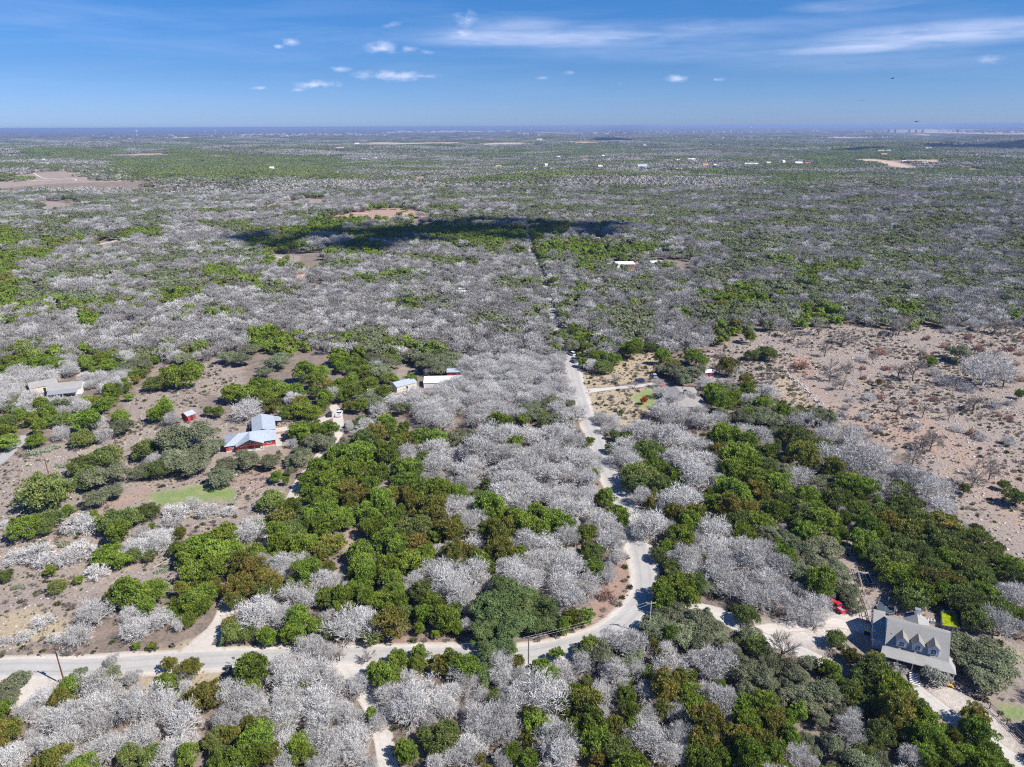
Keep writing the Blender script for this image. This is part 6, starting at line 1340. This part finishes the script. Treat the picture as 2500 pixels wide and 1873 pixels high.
def tuft(seed, m, n=26, h=.5):
    g = np.random.default_rng(seed); a = g.random(n)*6.283; r = g.random(n)*.35; P = np.c_[np.cos(a)*r, np.sin(a)*r, np.zeros(n)]
    T_ = P*g.uniform(1.5, 2.6, (n, 1))+np.c_[np.zeros((n, 2)), h*g.uniform(.5, 1.1, n)]; s = np.c_[-np.sin(a), np.cos(a), np.zeros(n)]*.09
    return mesh_np('tuft', np.stack([P-s, P+s, T_], 1).reshape(-1, 3), np.arange(3*n).reshape(-1, 3), [m])
def brush(seed, m, tip=.022):
    a, b = bare_tree(seed, kids=(11, 5, 4), height=.8, trunk_h=.02, w0=.03, tip=tip); return mesh_np('brush', *b, [m])
tufts = [tuft(i, M['drygrass']) for i in range(3)]; brs = [brush(500+i, M['brush']) for i in range(3)]+[brush(510, M['weed'], .05)]
def scatter_zone(name, n, polys, srcs, smin, smax, label, cat, yr=(60, 420), flat=1.0, keep=1.0, clump=None):
    out = []
    allp = np.vstack(polys); lo = allp.min(0); hi = allp.max(0)
    P = g3.uniform(lo, hi, (n*4, 2)); ok = np.zeros(len(P), bool)
    for q in polys: ok |= inside(P, q)
    P = P[ok]; P = P[road_clear(P, .6)]
    if clump is not None:
        f = (np.sin(P[:, 0]/clump+np.sin(P[:, 1]/clump*1.3)*1.7)+np.sin(P[:, 1]/clump*.8+np.sin(P[:, 0]/clump*.9)*2)); P = P[g3.random(len(P)) < 1/(1+np.exp(-2.2*f))]
    for hx, hy, hr in HOUSE_KEEP: P = P[(P[:, 0]-hx)**2+(P[:, 1]-hy)**2 > (hr*.8)**2]
    for (ox, oy, rr) in ((BX+7, BY+9, 15), (HX+7, HY+6, 12)): P = P[(P[:, 0]-ox)**2+(P[:, 1]-oy)**2 > rr*rr]
    for c_, s_, e_, q in ZP:
        if c_ in 'GC' and s_ > .5 and len(P): P = P[~inside(P, q)]
    P = P[:n]; s = smin+(smax-smin)*g3.random(len(P))**2
    sc = np.c_[s*g3.uniform(.8, 1.2, len(P)), s*g3.uniform(.8, 1.2, len(P)), s*flat]; rt = np.c_[np.zeros((len(P), 2)), g3.random(len(P))*6.283]
    return scatter_stuff(name, np.c_[P, terr(P[:, 0], P[:, 1])], sc, rt, g3.integers(0, len(srcs), len(P)), srcs, label, cat)
FIELDP = ZP[0][3]; YARD = ZP[3][3]; W_ = [ZP[i][3] for i in range(len(ZP))]
near_strip = poly_world([(-100, 1590), (600, 1580), (600, 1700), (-100, 1720)])
scatter_zone('loose_stones', 8000, [FIELDP], rocks, .12, .6, 'loose pale limestone strewn over the stony field', 'stones')
scatter_zone('loose_stones', 2600, [YARD], rocks, .10, .45, 'loose pale limestone strewn over the left open ground', 'stones', clump=9)
scatter_zone('dead_brush', 5200, [FIELDP], brs, .25, 1.1, 'low grey-brown brush covering the stony field', 'brush', clump=14)
scatter_zone('dead_brush', 3600, [YARD, near_strip], brs, .25, 1.0, 'low grey-brown brush covering the left open ground', 'brush', clump=8)
scatter_zone('dry_grass', 7000, [FIELDP], tufts, .3, .8, 'dry grass tufts of the stony field', 'grass')
scatter_zone('dry_grass', 9000, [YARD, near_strip]+[z[3] for z in ZP if z[0] in 'T'], tufts, .25, .7, 'dry grass tufts of the yards and verges', 'grass')
wood = poly_world([(-60, 1560), (600, 1560), (1300, 1100), (1400, 800), (1900, 900), (2400, 1350), (2500, 1900), (-60, 1900)])
scatter_zone('undergrowth', 5000, [wood], brs, .4, 1.3, 'grey undergrowth between the trees of the near woods', 'undergrowth')
# the rubble wall along the stony field, white in the sun
L = dense([(1915, 915), (1940, 935), (1965, 955), (1990, 982), (2008, 1005)], .5); pts = []
for q in L:
    for k in range(5): pts.append((q[0]+g3.normal()*.9, q[1]+g3.normal()*.9, abs(g3.normal())*.12))
n = len(pts); s = g3.uniform(.15, .5, n); M['whitestone'] = mat('white_rubble', (.52, .49, .46), .9, .15, 1.0, rand=.15)
wr = []
for r_ in rocks: q = r_.copy(); q.materials.clear(); q.materials.append(M['whitestone']); wr.append(q)
scatter_stuff('rubble_wall', pts, np.c_[s, s, s], np.c_[np.zeros((n, 2)), g3.random(n)*6.28], g3.integers(0, 4, n), wr, 'white rubble wall running along the stony field edge', 'rubble wall')
# prickly pear patches
def pear_mesh(seed, n=150):
    g = np.random.default_rng(seed); V = []; F_ = []
    for i in range(n):
        r = .75*g.random()**.6; a = g.random()*6.283; c = np.array([r*math.cos(a), r*math.sin(a)*.6, g.uniform(.05, .28)]); w = g.uniform(.035, .06); t_ = g.random()*3.14; tl = g.uniform(-.5, .5)
        ux = np.array([math.cos(t_), math.sin(t_), 0]); nz_ = np.array([-math.sin(t_), math.cos(t_), tl]); up = np.array([0, 0, 1.])+tl*np.array([math.sin(t_), -math.cos(t_), 0]); b = len(V)
        for s_ in (-1, 1):
            for k in range(6): q = k/6*6.283; V.append(c+ux*w*math.cos(q)+up*w*1.35*math.sin(q)+nz_*s_*.008)
        F_ += [[b+k for k in range(6)][::-1], [b+6+k for k in range(6)]]+[[b+k, b+(k+1) % 6, b+6+(k+1) % 6, b+6+k] for k in range(6)]
    return mesh_np('pads', np.array(V), F_, [M['cactus']])
pm = [pear_mesh(i) for i in range(3)]
PEARS = [(82, 1098, 46, 'nearest the pole'), (110, 1092, 40, 'right of the grey drive'), (130, 1085, 36, 'in the open ground'), (150, 1130, 36, 'left of the tall oak clump'), (205, 1080, 36, 'below the left dark pole'), (62, 1238, 40, 'left piece under the lone round juniper'), (95, 1236, 40, 'middle piece under the lone round juniper'), (128, 1232, 36, 'right piece under the lone round juniper'),
         (157, 1296, 36, 'beside the red soil scrape'), (150, 1322, 44, 'below the red soil scrape'), (40, 1424, 34, 'near the left edge above the dark strip'), (390, 1390, 36, 'at the edge of the green thicket'), (410, 1378, 26, 'upper one at the green thicket edge'), (100, 1392, 30, 'beside the small yellow-green juniper'), (140, 1160, 30, 'beside the grey oak clump'), (205, 1246, 24, 'small one between the leafless shrubs')]
for i, (x, y, w, lab) in enumerate(PEARS):
    p = ground_at(x, y); dep = float(proj(p)[2][0]); o = link(bpy.data.objects.new('prickly_pear_patch', pm[i % 3])); s = w*dep/FPX/1.5; o.location = p; o.scale = (s, s, s*.9); o.rotation_euler = (0, 0, g3.uniform(-.3, .3))
    tag(o, 'pale green prickly pear patch '+lab, 'prickly pear', 'prickly pear patches in the left open ground')
# fallen timber
def log(sx, sy, L_, rz, label, r=.16, m='palebark'):
    e = empty('fallen_tree', ground_at(sx, sy), rz); tag(e, label, 'fallen tree'); MB().bar((-L_/2, 0, .25), (L_/2, .3, .5), r, r*.4, 6).build('trunk', M[m], e)
    b = MB(); g = np.random.default_rng(int(sx))
    for k in range(7): t_ = g.uniform(-.1, .5)*L_; a = g.uniform(-1.2, 1.2); q = g.uniform(.2, .4)*L_; b.bar((t_, .1, .35), (t_+q*.7, q*math.sin(a), .4+g.random()*q*.6), r*.35, r*.1, 4)
    b.build('branch', M[m], e)
log(1496, 930, 9, .2, 'grey fallen limb on the dry lawn by the paved drive', .18, 'bark'); log(2066, 1762, 6, 1.2, 'pale broken trunk in the brushy hollow'); log(2020, 1838, 6, .3, 'pale log at the foot of the brushy hollow'); log(398, 1368, 6, .9, 'white fallen limb at the edge of the green thicket')
log(2395, 1205, 9, .3, 'pale fallen tree near the stony field\'s lower oak'); log(2330, 985, 8, 2.6, 'dark crooked fallen tree in the stony field', .2, 'bark'); log(2300, 1028, 6, .2, 'low dark limb in the stony field', .15, 'bark'); log(1740, 925, 5, .6, 'white dead limb beside the red and white hut')

# ------------------------------------------------------------------ town, towers and warehouses on the plain
M['farwhite'] = mat('far_white_wall', (.55, .54, .53), .8, .08, .02)
def water_tower(sx, sy, hgt, label):
    p = ground_at(sx, sy); e = empty('water_tower', p); tag(e, label, 'water tower'); r = hgt*.22
    MB().bar((0, 0, 0), (0, 0, hgt*.75), r*.35, r*.25, 8).build('stem', M['farwhite'], e)
    MB().bar((0, 0, hgt*.72), (0, 0, hgt*.8), r*.4, r, 12).bar((0, 0, hgt*.8), (0, 0, hgt*.92), r, r, 12).bar((0, 0, hgt*.92), (0, 0, hgt), r, r*.35, 12).build('tank', M['farwhite'], e)
for sx_, sy_, h_, lab in ((340, 325, 90, 'white water tower standing out at the left horizon'), (508, 322, 55, 'small water tower left of the horizon town'), (532, 321, 70, 'slim water tower left of the horizon town'), (571, 321, 60, 'white water tower at the edge of the horizon town'), (1303, 320, 60, 'water tower above the middle of the town'), (1637, 324, 70, 'white water tower over the middle plain'), (1836, 327, 95, 'tall water tower over the housing estate'), (2222, 323, 50, 'round water tower above the warehouses'), (2392, 323, 80, 'slim white tower at the right horizon')):
    water_tower(sx_, sy_, h_, lab)
for sx_, sy_, h_, lab in ((780, 320, 75, 'left dark stack of the horizon works'), (799, 320, 95, 'tallest dark stack of the horizon works'), (1276, 319, 95, 'thin stack beside the white works'), (1381, 320, 110, 'lone thin mast right of the town')):
    p = ground_at(sx_, sy_); e = empty('chimney_stack', p); tag(e, lab, 'chimney'); MB().bar((0, 0, 0), (0, 0, h_), 9, 6, 8).build('stack', M['concrete'], e); MB().bar((0, 0, h_), (0, 0, h_+4), 8, 8, 8).build('cap', M['darkmetal'], e)
for k in range(11):
    sx_ = 2182+k*17; p = ground_at(sx_, 331); w = 105+10*(k % 3); e = empty('warehouse', p); tag(e, ORD[k].replace('nearest', 'first')+' cream block from the left of the long warehouse row', 'warehouse', 'cream warehouses on the right plain'); h_ = 34+8*(k % 2)
    walls(MB(), -w/2, w/2, -30, 30, -10, h_).build('wall', M['farwhite'] if k % 2 else M['cream'], e); MB().box(-w/2-2, w/2+2, -32, 32, h_, h_+4).build('roof', M['whiteroof'], e)
tb_ = MB(); gt = np.random.default_rng(88)
def blob(sx_, sy_, w, h):
    w *= .6; h *= .45
    p = ground_at(sx_, sy_); tb_.box(p[0]-w/2, p[0]+w/2, p[1]-w*.3, p[1]+w*.3, p[2]-5, p[2]+h); tb_.add([(p[0]-w/2, p[1]-w*.3, p[2]+h), (p[0]+w/2, p[1]-w*.3, p[2]+h), (p[0]+w/2, p[1]+w*.3, p[2]+h), (p[0]-w/2, p[1]+w*.3, p[2]+h), (p[0], p[1], p[2]+h*1.5)], [[0, 1, 4], [1, 2, 4], [2, 3, 4], [3, 0, 4]])
for (x0, x1, y0, y1, n_, w0, w1, h0, h1) in ((700, 960, 322, 328, 110, 20, 70, 8, 24), (950, 1260, 318.5, 322.5, 100, 60, 200, 14, 34), (1260, 1640, 320, 330, 110, 20, 80, 8, 24), (1640, 2200, 322, 330, 110, 20, 80, 8, 20), (1645, 1900, 341, 347, 110, 14, 24, 6, 11), (1880, 2330, 341, 347, 120, 14, 24, 6, 11), (2300, 2500, 322, 336, 70, 30, 130, 8, 18), (230, 700, 322, 332, 50, 14, 50, 8, 18), (575, 700, 321, 326, 40, 30, 80, 10, 24), (1500, 2000, 352, 366, 30, 12, 26, 5, 9), (950, 1500, 330, 340, 24, 16, 40, 6, 12), (405, 470, 328, 331, 8, 60, 110, 8, 14)):
    for k in range(n_): blob(gt.uniform(x0, x1), gt.uniform(y0, y1), gt.uniform(w0, w1), gt.uniform(h0, h1))
tag(tb_.build('distant_town', M['farwhite']), 'pale specks of the town and housing estates across the plain', 'town', kind='stuff')

# ------------------------------------------------------------------ small clouds overhead whose shade lies on the woods
M['cloud'] = mat('cloud_white', (.85, .86, .88), 1.0, .03, .01, 0)
def cloud(poly_px, alt, label, seed, lump=60, nl=130):
    poly = poly_world(poly_px); g = np.random.default_rng(seed); off = np.array([-SHX, -SHY])*alt/math.tan(SUN_EL)
    lo, hi = poly.min(0), poly.max(0); P = g.uniform(lo, hi, (2400, 2)); P = P[inside(P, poly)][:nl]
    import bmesh
    bm = bmesh.new(); c = P.mean(0)
    for p in P:
        r = lump*g.uniform(.4, 1.15); q = bmesh.ops.create_icosphere(bm, subdivisions=2, radius=r)['verts']
        for v in q:
            v.co *= 1+.12*g.normal(); v.co.z *= .45; v.co += Vector((*(p-c), g.uniform(-.2, .5)*lump))
    me = bpy.data.meshes.new('cloud'); bm.to_mesh(me); bm.free(); me.materials.append(M['cloud']); o = link(bpy.data.objects.new('cloud', me)); o.location = (*(c+off), alt)
    tag(o, label, 'cloud')
cloud([(580, 590), (640, 572), (820, 553), (1000, 548), (1200, 544), (1400, 552), (1540, 560), (1500, 580), (1380, 592), (1240, 596), (1100, 600), (900, 618), (760, 622), (650, 612)] , 1500, 'small cloud above the dark middle wood', 3, 17, 135)
cloud([(2060, 374), (2200, 369), (2400, 362), (2560, 358), (2700, 360), (2700, 372), (2500, 376), (2300, 378), (2120, 379)], 1500, 'long cloud above the dark band on the right plain', 4, 110)
cloud([(1480, 346), (1500, 342), (1530, 342), (1520, 346)], 1800, 'far cloud above the dark patch by the tan field', 5, 120)
# circling birds
for k, (x, y, d_) in enumerate(((2185, 200, 160), (2110, 254, 190), (2243, 306, 150))):
    q = Vector(cam_dir(x, y)).normalized()*d_; e = empty('bird', (q.x, q.y, H+q.z), k); tag(e, ['soaring dark bird, highest of the three', 'small dark bird, middle one of three', 'dark bird just above the horizon'][k], 'bird')
    MB().add([(-.32, 0, 0), (0, .07, .02), (.3, 0, 0), (0, -.07, .02), (0, 0, -.06), (0, 0, .08)], [[0, 1, 5], [1, 2, 5], [2, 3, 5], [3, 0, 5], [1, 0, 4], [2, 1, 4], [3, 2, 4], [0, 3, 4]]).build('body', M['black'], e)
    for s in (-1, 1): MB().add([(-.12, s*.05, .03), (.12, s*.05, .03), (.0, s*.75, .16), (-.14, s*.6, .13), (-.12, s*.05, .01), (.12, s*.05, .01), (.0, s*.75, .15), (-.14, s*.6, .12)], [[0, 1, 2, 3], [7, 6, 5, 4], [0, 4, 5, 1], [1, 5, 6, 2], [2, 6, 7, 3], [3, 7, 4, 0]]).build('wing', M['black'], e)

# ------------------------------------------------------------------ the air
hz = MB().box(-64000, 64000, -500, 61500, -60, 118).build('haze', M['white']); hz.data.materials.clear()
m = bpy.data.materials.new('haze_air'); m.use_nodes = True; t = m.node_tree; t.nodes.clear(); out = N('ShaderNodeOutputMaterial', t); v = N('ShaderNodeVolumePrincipled', t)
v.inputs['Color'].default_value = (.42, .58, .95, 1); v.inputs['Density'].default_value = 6.5e-5; v.inputs['Anisotropy'].default_value = .1
t.links.new(v.outputs[0], out.inputs['Volume'])
hz.data.materials.append(m); tag(hz, 'thin blue haze over the plain', 'haze', kind='stuff')
